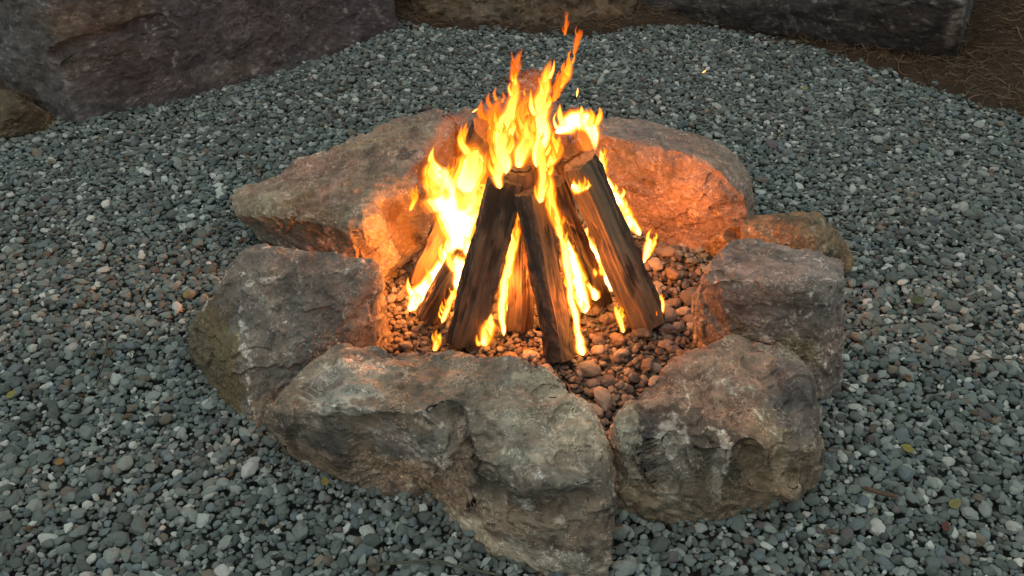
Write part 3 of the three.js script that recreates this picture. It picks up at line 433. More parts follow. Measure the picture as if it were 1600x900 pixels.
{ // scraps of bark and needles blown onto the gravel
  const r = rng(51), g = pebbleGeometry(61, 3, 0.7, 0.8), mats = [], cols = [], m = new THREE.Matrix4(), q = new THREE.Quaternion(), e = new THREE.Euler();
  for (let k = 0; k < 40000 && mats.length < 1500; k++) {
    const x = lerp(-2.4, 2.4, r()), z = lerp(-2.1, 1.0, r()); if (bedDistance(x, z) > 0 || inPit(x, z) || underRock(x, z) || fbm(x * 2.3 + 9, 2, z * 2.3, 3) + 0.25 * (r() - 0.5) < 0.16) continue;
    const l = lerp(0.004, 0.017, r() * r()), thin = r() < 0.5; q.setFromEuler(e.set((r() - 0.5) * 0.6, r() * 6.28, (r() - 0.5) * 0.6));
    mats.push(m.clone().compose(probe.set(x, 0.001 + 0.008 * r(), z), q, thin ? X.set(l * 2.2, 0.0012, 0.0014) : X.set(l, l * 0.3, l * 0.45))); const t = r(); cols.push([0.07 + 0.1 * t, 0.05 + 0.06 * t, 0.032 + 0.035 * t]);
  }
  const im = new THREE.InstancedMesh(g, new THREE.MeshStandardMaterial({ vertexColors: true, roughness: 0.95 }), mats.length), c = new THREE.Color(); mats.forEach((a, i) => { im.setMatrixAt(i, a); im.setColorAt(i, c.setRGB(...cols[i])); });
  im.name = 'bark_litter'; im.castShadow = im.receiveShadow = true; scene.add(tag(im, 'brown scraps of bark and dry needles strewn over the gravel', 'litter', null, 'stuff'));
}

// ------------------------------------------------------------------ logs
const woodGrain = texture(512, (u, v) => {
  let s = 0.6 * tile2(u * 40, v * 3, 512) + 0.6 * tile2(u * 90, v * 6, 512) + 0.5 * tile2(u * 200, v * 14, 512) + 0.3 * tile2(u * 30, v * 30, 512); const k = 0.74 + 0.2 * s; return [k, k * 0.985, k * 0.96];
});
const woodMaterial = new THREE.MeshStandardMaterial({ vertexColors: true, roughness: 0.8, map: woodGrain, bumpMap: woodGrain, bumpScale: 0.004 });
const barkMaterial = new THREE.MeshStandardMaterial({ vertexColors: true, roughness: 0.95, bumpMap: grainBump, bumpScale: 0.006 });
// sections: [across, towards the viewer, bark runs from here to the next corner]
const SECTION = {
  wedge: [[-0.95, 0.25, 0], [0.1, 1.0, 0], [0.95, 0.3, 1], [0.75, -0.45, 1], [0.1, -0.85, 1], [-0.65, -0.5, 1]],
  half: [[-0.9, 0.55, 0], [0.85, 0.7, 1], [1.0, 0.1, 1], [0.6, -0.65, 1], [-0.2, -0.85, 1], [-0.9, -0.4, 1]],
  round: [[-0.95, 0.1, 1], [-0.6, 0.75, 1], [0.0, 0.95, 0], [0.8, 0.6, 0], [0.95, -0.2, 1], [0.4, -0.9, 1], [-0.5, -0.85, 1]],
  slab: [[-1.0, 0.35, 0], [-0.1, 0.95, 0], [0.85, 0.55, 1], [1.0, -0.2, 1], [0.3, -0.75, 0], [-0.8, -0.55, 0]],
};
function makeLog({ base, top, r, section, roll = 0, seed, label, tone = [0.25, 0.165, 0.1], bark = [0.075, 0.055, 0.042], char = 0.5, cut = 0.1, face = 0.12, taper = 0.92, flat = 0.85 }) {
  const a = new THREE.Vector3(...base), b = new THREE.Vector3(...top), axis = b.clone().sub(a), L = axis.length(), log = group('log', base);
  log.quaternion.setFromUnitVectors(new THREE.Vector3(0, 1, 0), axis.normalize()).multiply(new THREE.Quaternion().setFromAxisAngle(new THREE.Vector3(0, 1, 0), roll));
  const sec = SECTION[section], nu = 96, nv = 110, ring = [];
  { const seg = sec.map((p, i) => { const q = sec[(i + 1) % sec.length]; return Math.hypot(q[0] - p[0], q[1] - p[1]); }), tot = seg.reduce((x, y) => x + y, 0); let per = 0;
    sec.forEach((p, i) => { const q = sec[(i + 1) % sec.length], n = Math.max(3, Math.round((nu * seg[i]) / tot)); for (let k = 0; k < n; k++) { const t = k / n, bulge = p[2] ? 0.12 * Math.sin(t * Math.PI) : 0, m = 1 + bulge; ring.push([lerp(p[0], q[0], t) * m, lerp(p[1], q[1], t) * m, p[2], (per + seg[i] * t) * r]); } per += seg[i]; }); }
  const n = ring.length, P = [], s = seed * 9.1;
  const put = (i, v) => {
    const [cx, cz, isBark, per] = ring[i % n], y = v * L, k = r * lerp(1, taper, v) * (1 + 0.07 * noise(v * 3 + s, 1, 2)), ang = Math.atan2(cz, cx);
    let d = 0.008 * fbm(Math.cos(ang) * 1.6 + s, v * L * 8, Math.sin(ang) * 1.6, 3);
    d += isBark ? 0.006 * ridged(per * 60 + s, y * 22, s, 3) - 0.004 : 0.0026 * noise(per * 150 + s, y * 4, 0) + 0.0016 * noise(per * 420, y * 9, s) - 0.004 * smoothstep(noise(per * 48 + s, y * 2.4, 4), 0.2, 0.34) - 0.004 * smoothstep(fbm(per * 22 + s, y * 9, 5, 4) + (char - 0.5) * 0.8, 0.02, 0.2) * (0.5 + ridged(per * 55, y * 38, s, 2));
    const edge = smoothstep(v, 0.965, 1.0) + smoothstep(0.035 - v, 0, 0.035), f = 1 - 0.05 * edge + d / r;
    return [cx * k * f + 0.006 * noise(v * 2.5, s, 0), y + ((v - 0.5) * 2 * cut * (cx * 0.5 + cz * 0.2) - face * v * cz) * r + (v < 0.01 || v > 0.99 ? 0.003 * noise(cx * 4, cz * 4, s) : 0), cz * k * flat * f + 0.006 * noise(v * 2.5, 7, s)];
  };
  for (const want of [0, 1]) {
    const pos = [], col = [], uv = [], idx = [], at = new Map();
    const vert = (i, j) => {
      const key = i * 1000 + j; if (at.has(key)) return at.get(key);
      const v = j / nv, p = put(i, v), per = i === n ? ring[n - 1][3] + 0.003 : ring[i][3], y = v * L; pos.push(...p); uv.push(per / 0.3 + s, y / 0.3);
      const f = fbm(per * 60 + s, y * 4, 1, 3), st = noise(per * 260, y * 6, s), c = want ? [...bark] : [...tone], burn = smoothstep(fbm(per * 22 + s, y * 9, 5, 4) + 0.22 * st + (char - 0.5) * 0.8, 0.02, 0.3);
      if (!want) { mix3(c, [tone[0] * 1.35, tone[1] * 1.3, tone[2] * 1.2], smoothstep(f, -0.05, 0.3) * 0.6); mix3(c, [tone[0] * 0.4, tone[1] * 0.34, tone[2] * 0.3], smoothstep(st + f * 0.4, 0.08, 0.4) * 0.45); mix3(c, [0.03, 0.022, 0.017], smoothstep(noise(per * 48 + s, y * 2.4, 4), 0.26, 0.38) * 0.5); }
      else mix3(c, [0.16, 0.125, 0.095], smoothstep(ridged(per * 60 + s, y * 22, s, 3), 0.65, 0.9) * 0.5);
      mix3(c, [0.022, 0.018, 0.016], burn * 0.85);
      const k = (1 + 0.12 * st + 0.35 * fbm(per * 40 + s, y * 14, 9, 3)) * (want ? 1 : 1.3); col.push(c[0] * k, c[1] * k, c[2] * k); at.set(key, pos.length / 3 - 1); return pos.length / 3 - 1;
    };
    for (let i = 0; i < n; i++) if (ring[i][2] === want) for (let j = 0; j < nv; j++) { const A = vert(i, j), B = vert(i + 1, j), Cc = vert(i, j + 1), D = vert(i + 1, j + 1); idx.push(A, Cc, B, B, Cc, D); }
    if (!idx.length) continue;
    const g = new THREE.BufferGeometry(); g.setAttribute('position', new THREE.Float32BufferAttribute(pos, 3)); g.setAttribute('color', new THREE.Float32BufferAttribute(col, 3)); g.setAttribute('uv', new THREE.Float32BufferAttribute(uv, 2)); g.setIndex(idx); g.computeVertexNormals();
    mesh(want ? 'bark' : 'split_wood', g, want ? barkMaterial : woodMaterial, log);
  }
  for (const v of [0, 1]) { // sawn ends
    const pos = [], col = [], uv = [], idx = [], rings = 6, mid = [0, 0, 0]; for (let i = 0; i < n; i++) put(i, v).forEach((x, k) => { mid[k] += x / n; });
    for (let q = 0; q <= rings; q++) for (let i = 0; i < n; i++) { const p = put(i, v), t = q / rings, k = 0.85 + 0.3 * noise(t * 9, s, Math.cos(i / n * 6.28) * 1.5) + 0.25 * noise(p[0] * 300, p[2] * 300, s), ch = smoothstep(noise(p[0] * 30 * t + s, p[2] * 30 * t, 3) + char - 0.5, -0.1, 0.3) * 0.7; const c = [tone[0], tone[1], tone[2]]; mix3(c, [0.03, 0.024, 0.02], ch); pos.push(lerp(mid[0], p[0], t), lerp(mid[1], p[1], t) + 0.0015 * noise(p[0] * 120 * t, p[2] * 120 * t, s) * (1 - t), lerp(mid[2], p[2], t)); col.push(c[0] * k * 1.3, c[1] * k * 1.3, c[2] * k * 1.3); uv.push(p[0] * t * 3, p[2] * t * 3); }
    for (let q = 0; q < rings; q++) for (let i = 0; i < n; i++) { const A = q * n + i, B = q * n + (i + 1) % n, Cc = A + n, D = B + n; if (v) idx.push(A, Cc, B, B, Cc, D); else idx.push(A, B, Cc, B, D, Cc); }
    const g = new THREE.BufferGeometry(); g.setAttribute('position', new THREE.Float32BufferAttribute(pos, 3)); g.setAttribute('color', new THREE.Float32BufferAttribute(col, 3)); g.setAttribute('uv', new THREE.Float32BufferAttribute(uv, 2)); g.setIndex(idx); g.computeVertexNormals();
    mesh('cut_end', g, woodMaterial, log);
  }
  return tag(log, label, 'log', 'burning logs stacked as a cone');
}
makeLog({ base: [-0.204, 0.006, 0.176], top: [-0.098, 0.385, 0.041], r: 0.044, section: 'half', roll: 0.25, seed: 1, char: 0.56, label: 'wide split log leaning in from the left front of the fire', tone: [0.160, 0.108, 0.072] });
makeLog({ base: [0.034, 0, 0.215], top: [-0.041, 0.37, 0.061], r: 0.04, section: 'round', roll: 0.1, seed: 2, char: 0.56, label: 'front middle log, dark bark left and brown split wood right', tone: [0.176, 0.120, 0.080] });
makeLog({ base: [0.257, 0.004, 0.094], top: [0.07, 0.42, 0.015], r: 0.046, section: 'slab', roll: 0.15, seed: 3, char: 0.31, label: 'thick tan split log leaning in from the right with its sawn top visible', tone: [0.216, 0.156, 0.104], cut: 0.15, face: 0.15 });
makeLog({ base: [-0.064, 0, 0.107], top: [-0.062, 0.395, 0.018], r: 0.035, section: 'wedge', roll: 0, seed: 4, char: 0.61, label: 'narrow upright log glowing between the two front logs', tone: [0.200, 0.120, 0.072] });
makeLog({ base: [-0.296, 0.002, 0.075], top: [-0.195, 0.19, 0.033], r: 0.036, section: 'slab', roll: 0.5, seed: 5, char: 0.51, label: 'short log low on the left, mostly behind bright flames', tone: [0.192, 0.120, 0.072] });
makeLog({ base: [-0.309, 0, -0.087], top: [-0.14, 0.45, -0.058], r: 0.044, section: 'half', roll: -0.1, seed: 6, char: 0.26, label: 'long grainy log at the far left with a pointed split top', tone: [0.224, 0.144, 0.080], cut: -0.9 });
makeLog({ base: [-0.03, 0, -0.27], top: [-0.058, 0.42, 0.003], r: 0.043, section: 'round', roll: 0.6, seed: 7, char: 0.71, label: 'charred log at the back whose round top shows at the apex', tone: [0.144, 0.096, 0.064] });
makeLog({ base: [0.146, 0, 0.005], top: [0.014, 0.37, 0.024], r: 0.033, section: 'wedge', roll: -0.3, seed: 8, char: 0.66, label: 'thin charred log half hidden behind the thick tan one', tone: [0.160, 0.104, 0.064] });
makeLog({ base: [0.24, 0, -0.17], top: [0.044, 0.4, -0.057], r: 0.042, section: 'half', roll: 0.3, seed: 9, char: 0.66, label: 'log behind the thick tan one with flames over its top', tone: [0.160, 0.104, 0.064] });

// ------------------------------------------------------------------ fire
const RAMP = [[0, [0.35, 0.04, 0.003]], [0.25, [1.4, 0.22, 0.01]], [0.5, [2.8, 0.66, 0.03]], [0.75, [5, 1.6, 0.1]], [1.0, [8.5, 4.2, 0.8]], [1.3, [12, 8, 3]]];
function ramp(x) { for (let i = 1; i < RAMP.length; i++) if (x <= RAMP[i][0] || i === RAMP.length - 1) { const [x0, a] = RAMP[i - 1], [x1, b] = RAMP[i], t = clamp((x - x0) / (x1 - x0), 0, 1); return [lerp(a[0], b[0], t), lerp(a[1], b[1], t), lerp(a[2], b[2], t)]; } }
const flameMaterial = new THREE.MeshBasicMaterial({ vertexColors: true, transparent: true, side: THREE.DoubleSide, depthWrite: false });
const fire = group('campfire', [0, 0.2, 0.05]);
tag(fire, 'tall yellow orange flames rising between the stacked logs', 'fire');
const PX = 2.35 / 1345; // metres across one unit of flame width, about 2 m from the eye
const SHELLS = [[1.08, 0.08, 0.22], [0.94, 0.17, 0.4], [0.8, 0.32, 0.64], [0.64, 0.55, 0.95], [0.46, 0.8, 1.3]];
function tongue(P, C, I, path, widths, { heat = 1, dense = 1, seed = 1, tip = 0.6, wob = 1 }) {
  const curve = new THREE.CatmullRomCurve3(path.map((p) => new THREE.Vector3(...p))), L = curve.getLength(), nv = clamp(Math.round(L / 0.006), 14, 46), nu = 14, s = seed * 5.37, c0 = new THREE.Vector3(), tan = new THREE.Vector3(), A = new THREE.Vector3(), B = new THREE.Vector3();
  for (const [k, alpha, hot] of SHELLS) {
    const start = P.length / 3;
    for (let j = 0; j <= nv; j++) {
      const t = j / nv; curve.getPoint(t, c0); curve.getTangent(t, tan); A.set(1, 0, 0.2).cross(tan).normalize(); B.crossVectors(tan, A).normalize();
      const q = t * (widths.length - 1), i0 = Math.min(Math.floor(q), widths.length - 2), w = lerp(widths[i0], widths[i0 + 1], smoothstep(q - i0, 0, 1)) * PX, close = Math.sqrt(Math.max(0, Math.min(1, t / 0.05, (1 - t) / 0.05)));
      const sway = 0.35 * w * wob; c0.x += sway * noise(t * L * 26 + s, s, 1); c0.y += sway * 0.5 * noise(t * L * 26, s + 4, 2); c0.z += sway * noise(s, t * L * 26, 6);
      for (let i = 0; i < nu; i++) {
        const a = (i / nu) * Math.PI * 2, ca = Math.cos(a), sa = Math.sin(a), f = 1 + wob * (0.38 * noise(ca * 1.3 + s, t * L * 24, sa * 1.3) + 0.25 * noise(ca * 2.4, t * L * 50 + s, sa * 2.4)), R = w * k * close * Math.max(0.2, f);
        P.push(c0.x + (A.x * ca + B.x * sa) * R, c0.y + (A.y * ca + B.y * sa) * R, c0.z + (A.z * ca + B.z * sa) * R);
        const streak = 0.5 + 0.5 * noise(ca * 2 + s, t * L * 9 + k, sa * 2), wisp = lerp(1, smoothstep(streak - 0.5 * t, 0.05, 0.45), 0.55), cool = lerp(1, 1 - tip, t), rgb = ramp(hot * heat * cool + 0.15 * (streak - 0.5));
        C.push(...rgb, clamp(alpha * dense * wisp * smoothstep(1 - t, 0, 0.25) * smoothstep(t, -0.02, 0.08), 0, 1));
      }
    }
    for (let j = 0; j < nv; j++) for (let i = 0; i < nu; i++) { const a = start + j * nu + i, b = start + j * nu + (i + 1) % nu; I.push(a, b, a + nu, b, b + nu, a + nu); }
  }
  return [curve, L];
}
function flame(path, widths, opt = {}) {
  const { light = 0, licks = 7, heat = 1, seed = 1, dense = 1 } = opt, P = [], C = [], I = [], r = rng(seed * 977 + 3), [curve, L] = tongue(P, C, I, path, widths, opt), p0 = new THREE.Vector3();
  for (let k = 0; k < (dense < 0.3 ? 0 : licks); k++) { // small ragged tongues breaking away from the main one
    const t = lerp(0.08, 0.92, r()), q = t * (widths.length - 1), i0 = Math.min(Math.floor(q), widths.length - 2), w = lerp(widths[i0], widths[i0 + 1], q - i0), a = r() * Math.PI * 2, l = Math.min(0.075, w * PX * lerp(1.2, 2.6, r()) + 0.008);
    curve.getPoint(t, p0); const off = w * PX * 0.55, s = [p0.x + Math.cos(a) * off, p0.y, p0.z + Math.sin(a) * off];
    tongue(P, C, I, [s, [s[0] + Math.cos(a) * l * 0.22, s[1] + l * 0.5, s[2] + Math.sin(a) * l * 0.22], [s[0] + Math.cos(a + 0.8) * l * 0.2, s[1] + l, s[2] + Math.sin(a + 0.8) * l * 0.2]], [w * 0.42, w * lerp(0.25, 0.42, r()), 0.8], { heat: heat * lerp(0.62, 0.92, r()), dense: 0.8 * dense, seed: seed + k * 0.71, tip: 0.5 });
  }
  const o = fire.position; for (let i = 0; i < P.length; i += 3) { P[i] -= o.x; P[i + 1] -= o.y; P[i + 2] -= o.z; }
  const g = new THREE.BufferGeometry(); g.setAttribute('position', new THREE.Float32BufferAttribute(P, 3)); g.setAttribute('color', new THREE.Float32BufferAttribute(C, 4)); g.setIndex(I); g.computeVertexNormals();
  const m = new THREE.Mesh(g, flameMaterial); m.name = 'flame'; fire.add(m);
  if (light) { const l = new THREE.PointLight(new THREE.Color().setRGB(1, 0.25, 0.038), light); l.name = 'flame_light'; l.position.copy(curve.getPoint(0.45)).sub(o); l.castShadow = true; l.shadow.radius = 2; l.shadow.mapSize.set(512, 512); fire.add(l); }
}
const LIT = 0.6;
// left: the large white flame and its feet
flame([[-0.212, 0.12, 0.112], [-0.205, 0.17, 0.037], [-0.214, 0.24, -0.012], [-0.235, 0.3, -0.053], [-0.257, 0.35, -0.09]], [9, 20, 33, 36, 12], { seed: 1, heat: 1.3, licks: 12, tip: 0.2, light: LIT * 1.3 });
flame([[-0.204, 0.26, -0.01], [-0.179, 0.31, -0.061], [-0.173, 0.36, -0.097], [-0.147, 0.42, -0.098], [-0.119, 0.46, -0.115]], [20, 29, 24, 13, 2], { seed: 2, heat: 1.0, licks: 10, tip: 0.5 });
flame([[-0.341, 0.02, 0.068], [-0.317, 0.05, 0.041], [-0.285, 0.09, 0.03], [-0.246, 0.14, 0.001], [-0.22, 0.2, -0.044]], [7, 16, 13, 12, 10], { seed: 3, heat: 1.2, tip: 0.1, light: LIT * 1.0 });
flame([[-0.23, 0.28, -0.027], [-0.263, 0.3, -0.048], [-0.301, 0.31, -0.067]], [14, 20, 4], { seed: 4, heat: 1.1, tip: 0.3 });
flame([[-0.257, 0.02, 0.113], [-0.232, 0.07, 0.074], [-0.209, 0.13, 0.049]], [4, 7, 6], { seed: 5, heat: 0.85, tip: 0.2 });
flame([[-0.345, 0.2, -0.117], [-0.326, 0.24, -0.12], [-0.322, 0.26, -0.125]], [4, 5, 2], { seed: 6, heat: 0.7, dense: 0.6 });
flame([[-0.249, 0.22, -0.177], [-0.263, 0.3, -0.203], [-0.239, 0.36, -0.245], [-0.187, 0.42, -0.215]], [30, 40, 30, 5], { seed: 7, heat: 0.34, dense: 0.1, tip: 0.4 });
flame([[-0.355, 0.06, -0.115], [-0.382, 0.12, -0.178], [-0.357, 0.2, -0.242], [-0.321, 0.26, -0.274]], [25, 32, 30, 6], { seed: 8, heat: 0.3, dense: 0.07, tip: 0.4 });
flame([[-0.201, 0.33, 0.001], [-0.176, 0.38, -0.026], [-0.161, 0.42, -0.057], [-0.14, 0.46, -0.083]], [20, 27, 18, 3], { seed: 51, heat: 0.9, dense: 0.6, tip: 0.4, licks: 10 });
flame([[-0.244, 0.2, -0.073], [-0.185, 0.25, -0.04], [-0.157, 0.32, -0.059]], [12, 22, 6], { seed: 52, heat: 1.2, tip: 0.2 });
// crown over the apex
flame([[-0.095, 0.4, 0.038], [-0.106, 0.45, -0.002], [-0.094, 0.52, -0.016], [-0.074, 0.57, -0.04], [-0.086, 0.62, -0.05]], [9, 17, 14, 8, 2], { seed: 9, heat: 1.02, dense: 0.68, tip: 0.62, light: LIT * 0.2 });
flame([[-0.066, 0.41, 0.026], [-0.051, 0.47, -0.005], [-0.061, 0.52, -0.031], [-0.049, 0.57, -0.034]], [8, 12, 8, 2], { seed: 10, heat: 0.75, dense: 0.5, tip: 0.55 });
flame([[-0.028, 0.41, 0.026], [-0.017, 0.49, 0.003], [-0.017, 0.54, -0.038], [-0.008, 0.59, -0.056], [0.004, 0.64, -0.058]], [8, 15, 14, 9, 2], { seed: 11, heat: 1.02, dense: 0.68, tip: 0.62, light: LIT * 0.2 });
flame([[0.023, 0.58, -0.025], [0.037, 0.61, -0.032], [0.045, 0.64, -0.044]], [3, 8, 4], { seed: 12, heat: 0.62, dense: 0.7, tip: 0.2 });
flame([[0.008, 0.55, -0.018], [0.02, 0.585, -0.034], [0.03, 0.61, -0.059]], [5, 8, 2], { seed: 13, heat: 0.45, dense: 0.5, tip: 0.4 });
flame([[0.051, 0.645, -0.053], [0.06, 0.67, -0.077], [0.065, 0.69, -0.092]], [3, 5, 2], { seed: 14, heat: 0.34, dense: 0.35, tip: 0.3 });
flame([[0.031, 0.68, -0.074], [0.034, 0.7, -0.089], [0.035, 0.72, -0.096]], [2, 3, 1], { seed: 15, heat: 0.34, dense: 0.35, tip: 0.3 });
flame([[-0.083, 0.58, -0.058], [-0.075, 0.62, -0.057], [-0.066, 0.65, -0.069]], [6, 7, 2], { seed: 16, heat: 0.34, dense: 0.35, tip: 0.3 });
flame([[-0.039, 0.4, 0.003], [-0.051, 0.49, -0.028], [-0.04, 0.56, -0.062], [-0.029, 0.62, -0.063]], [45, 52, 36, 6], { seed: 17, heat: 0.36, dense: 0.14, tip: 0.4 });
flame([[-0.131, 0.42, -0.067], [-0.125, 0.47, -0.099], [-0.109, 0.53, -0.092]], [12, 18, 4], { seed: 18, heat: 0.5, dense: 0.5, tip: 0.5 });
flame([[-0.023, 0.37, 0.115], [-0.012, 0.41, 0.091], [-0.018, 0.46, 0.065], [-0.027, 0.5, 0.043]], [6, 10, 10, 3], { seed: 41, heat: 0.85, tip: 0.4 });
flame([[-0.109, 0.39, 0.088], [-0.114, 0.44, 0.078], [-0.103, 0.49, 0.062], [-0.108, 0.53, 0.05]], [6, 13, 12, 3], { seed: 42, heat: 0.85, dense: 0.6, tip: 0.4 });
flame([[-0.005, 0.43, 0.061], [0.014, 0.46, 0.045], [0.004, 0.5, 0.037]], [6, 10, 3], { seed: 43, heat: 0.8, tip: 0.4 });
flame([[-0.071, 0.41, 0.026], [-0.06, 0.45, 0.018], [-0.046, 0.49, 0.003], [-0.037, 0.53, -0.033]], [8, 18, 15, 3], { seed: 53, heat: 0.9, dense: 0.38, tip: 0.45, licks: 10 });
// right of the crown
flame([[0.017, 0.46, -0.045], [0.046, 0.48, -0.05], [0.075, 0.49, -0.05], [0.1, 0.47, -0.051], [0.11, 0.42, -0.027]], [5, 14, 16, 13, 4], { seed: 19, heat: 1.15, tip: 0.15, light: LIT * 0.15, wob: 0.8 });
flame([[0.123, 0.33, -0.028], [0.131, 0.37, -0.043], [0.123, 0.42, -0.045]], [5, 8, 2], { seed: 20, heat: 0.95, tip: 0.3 });
flame([[0.103, 0.42, -0.036], [0.086, 0.47, -0.051], [0.101, 0.5, -0.072]], [18, 26, 8], { seed: 21, heat: 0.4, dense: 0.25 });
// down the right edge of the thick log
flame([[0.237, 0.18, -0.036], [0.208, 0.22, -0.042], [0.182, 0.26, -0.059], [0.15, 0.31, -0.061], [0.131, 0.36, -0.06]], [5, 11, 11, 8, 3], { seed: 22, heat: 1.05, tip: 0.15, light: LIT * 0.5 });
flame([[0.251, 0.1, -0.026], [0.263, 0.13, -0.052], [0.269, 0.15, -0.069]], [3, 10, 4], { seed: 23, heat: 1.0, tip: 0.2 });
flame([[0.257, 0.02, 0.108], [0.283, 0.035, 0.099], [0.29, 0.06, 0.085], [0.279, 0.08, 0.069]], [2, 4, 4, 2], { seed: 24, heat: 0.9, tip: 0.2, wob: 0.4 });
flame([[0.052, 0.38, 0.049], [0.07, 0.37, 0.055], [0.101, 0.38, 0.049]], [4, 9, 3], { seed: 25, heat: 1.0, tip: 0.3 });
// between the front logs
flame([[-0.102, 0.01, 0.15], [-0.108, 0.08, 0.124], [-0.098, 0.16, 0.101], [-0.086, 0.23, 0.081], [-0.083, 0.3, 0.051]], [4, 7, 9, 10, 4], { seed: 26, heat: 0.95, tip: 0.25, light: LIT * 0.5 });
flame([[-0.077, 0.21, 0.079], [-0.068, 0.27, 0.06], [-0.065, 0.33, 0.052]], [4, 7, 2], { seed: 27, heat: 0.8, tip: 0.4 });
flame([[-0.157, 0.01, 0.185], [-0.141, 0.05, 0.172], [-0.132, 0.09, 0.156]], [9, 13, 4], { seed: 28, heat: 1.0, tip: 0.3 });
flame([[0.084, 0.02, 0.23], [0.069, 0.09, 0.219], [0.052, 0.17, 0.188], [0.039, 0.25, 0.16], [0.023, 0.32, 0.134]], [9, 6, 6, 7, 4], { seed: 29, heat: 1.0, tip: 0.25, light: LIT * 0.12 });
flame([[0.029, 0.3, 0.156], [0.011, 0.35, 0.115], [-0.003, 0.4, 0.088], [-0.012, 0.45, 0.062]], [5, 9, 9, 4], { seed: 30, heat: 0.8, tip: 0.35 });
flame([[0.175, 0.04, 0.011], [0.135, 0.11, -0.005], [0.101, 0.16, -0.018], [0.076, 0.2, -0.03]], [11, 17, 15, 4], { seed: 31, heat: 1.2, tip: 0.2, light: LIT });
flame([[0.102, 0.08, 0.022], [0.076, 0.15, 0.009], [0.057, 0.22, -0]], [6, 9, 3], { seed: 32, heat: 0.8, tip: 0.3 });
flame([[0.192, 0.01, 0.138], [0.181, 0.04, 0.117], [0.167, 0.07, 0.107]], [4, 6, 2], { seed: 33, heat: 0.85, tip: 0.3 });
flame([[-0.271, 0.005, 0.198], [-0.265, 0.02, 0.185], [-0.255, 0.04, 0.172]], [4, 6, 2], { seed: 34, heat: 0.8, tip: 0.3 });
flame([[-0.021, 0.1, 0.124], [-0.01, 0.17, 0.089], [-0.019, 0.24, 0.056]], [6, 12, 4], { seed: 35, heat: 0.9, tip: 0.3, light: LIT });
flame([[-0.234, 0.06, 0.074], [-0.216, 0.11, 0.041], [-0.2, 0.16, 0.01]], [6, 10, 6], { seed: 44, heat: 1.05, tip: 0.2 });
flame([[0.128, 0.03, 0.037], [0.114, 0.09, 0.009], [0.093, 0.14, -0.004]], [7, 11, 5], { seed: 45, heat: 1.05, tip: 0.2 });
flame([[0.004, 0.02, 0.113], [-0.004, 0.07, 0.087], [0.005, 0.13, 0.062]], [7, 12, 5], { seed: 46, heat: 0.95, tip: 0.2 });
flame([[-0.139, 0.06, 0.036], [-0.128, 0.13, 0.009], [-0.122, 0.21, -0.015], [-0.114, 0.28, -0.021]], [8, 13, 12, 4], { seed: 47, heat: 0.95, tip: 0.3 });
flame([[0.194, 0.05, 0.01], [0.172, 0.1, -0.005], [0.149, 0.15, -0.018]], [6, 9, 4], { seed: 48, heat: 1.0, tip: 0.3 });
flame([[0.1, 0.03, 0.088], [0.083, 0.09, 0.061], [0.065, 0.16, 0.05], [0.047, 0.22, 0.027]], [9, 13, 11, 4], { seed: 54, heat: 1.15, tip: 0.2 });
flame([[-0.083, 0.03, 0.088], [-0.089, 0.11, 0.061], [-0.08, 0.18, 0.038]], [8, 11, 5], { seed: 55, heat: 1.05, tip: 0.2 });
flame([[-0.171, 0.05, 0.062], [-0.178, 0.12, 0.022], [-0.165, 0.2, -0.002]], [10, 16, 5], { seed: 36, heat: 0.75, tip: 0.4, dense: 0.7 });

// ------------------------------------------------------------------ embers, leaves, twigs
function ember(at, to, label) {
  const a = new THREE.Vector3(...at), b = new THREE.Vector3(...to), g = pebbleGeometry(77, 2, 0.5, 0.5); g.deleteAttribute('color');
  const m = mesh('glowing_ember', g, emberMaterial); m.position.copy(a).lerp(b, 0.5); m.scale.set(0.0022, a.distanceTo(b) / 2, 0.0022); m.quaternion.setFromUnitVectors(new THREE.Vector3(0, 1, 0), b.sub(a).normalize());
  tag(m, label, 'ember');
}
const emberMaterial = new THREE.MeshStandardMaterial({ color: 0x1a0a04, emissive: new THREE.Color().setRGB(1, 0.42, 0.08), emissiveIntensity: 4 });
ember([0.652, 0.006, -1.397], [0.668, 0.012, -1.407], 'small glowing ember lying on the gravel behind the pinkish slab');
ember([-0.201, 0.25, -0.57], [-0.183, 0.255, -0.585], 'glowing ember flying above the low boulder at the back');
ember([0.07, 0.5, -0.148], [0.071, 0.53, -0.133], 'glowing ember in the air just right of the flame tips');
const LEAF = [];
function leaf(at, size, color, yaw, label) {
  const nx = 12, nz = 6, P = [], I = [], C = [], s = at[0] * 7;
  for (let j = 0; j <= nz; j++) for (let i = 0; i <= nx; i++) { const u = i / nx, v = (j / nz) * 2 - 1, w = Math.pow(Math.sin(Math.PI * Math.pow(u, 0.85)), 0.8) * 0.36, x = u - 0.5; P.push(x, 0.16 * x * x * 2 + 0.12 * Math.abs(v) * w * 2 + 0.04 * noise(x * 3, v, s), v * w); const k = 1 + 0.35 * noise(x * 5, v * 4, s) - (Math.abs(v) < 0.05 ? 0.15 : 0); C.push(k, k, k); }
  for (let j = 0; j < nz; j++) for (let i = 0; i < nx; i++) { const a = j * (nx + 1) + i, b = a + nx + 1; I.push(a, b, a + 1, a + 1, b, b + 1); }
  const g = new THREE.BufferGeometry(); g.setAttribute('position', new THREE.Float32BufferAttribute(P, 3)); g.setAttribute('color', new THREE.Float32BufferAttribute(C, 3)); g.setIndex(I); g.computeVertexNormals();
  const m = mesh('fallen_leaf', g, new THREE.MeshPhysicalMaterial({ color: new THREE.Color().setRGB(...color), vertexColors: true, roughness: 0.8, side: THREE.DoubleSide, transmission: 0.3, thickness: 0 }));
  m.position.set(at[0], at[1], at[2]); m.scale.setScalar(size); m.rotation.set(0.25, yaw, 0.15); tag(m, label, 'leaf', 'fallen leaves on the gravel');
}
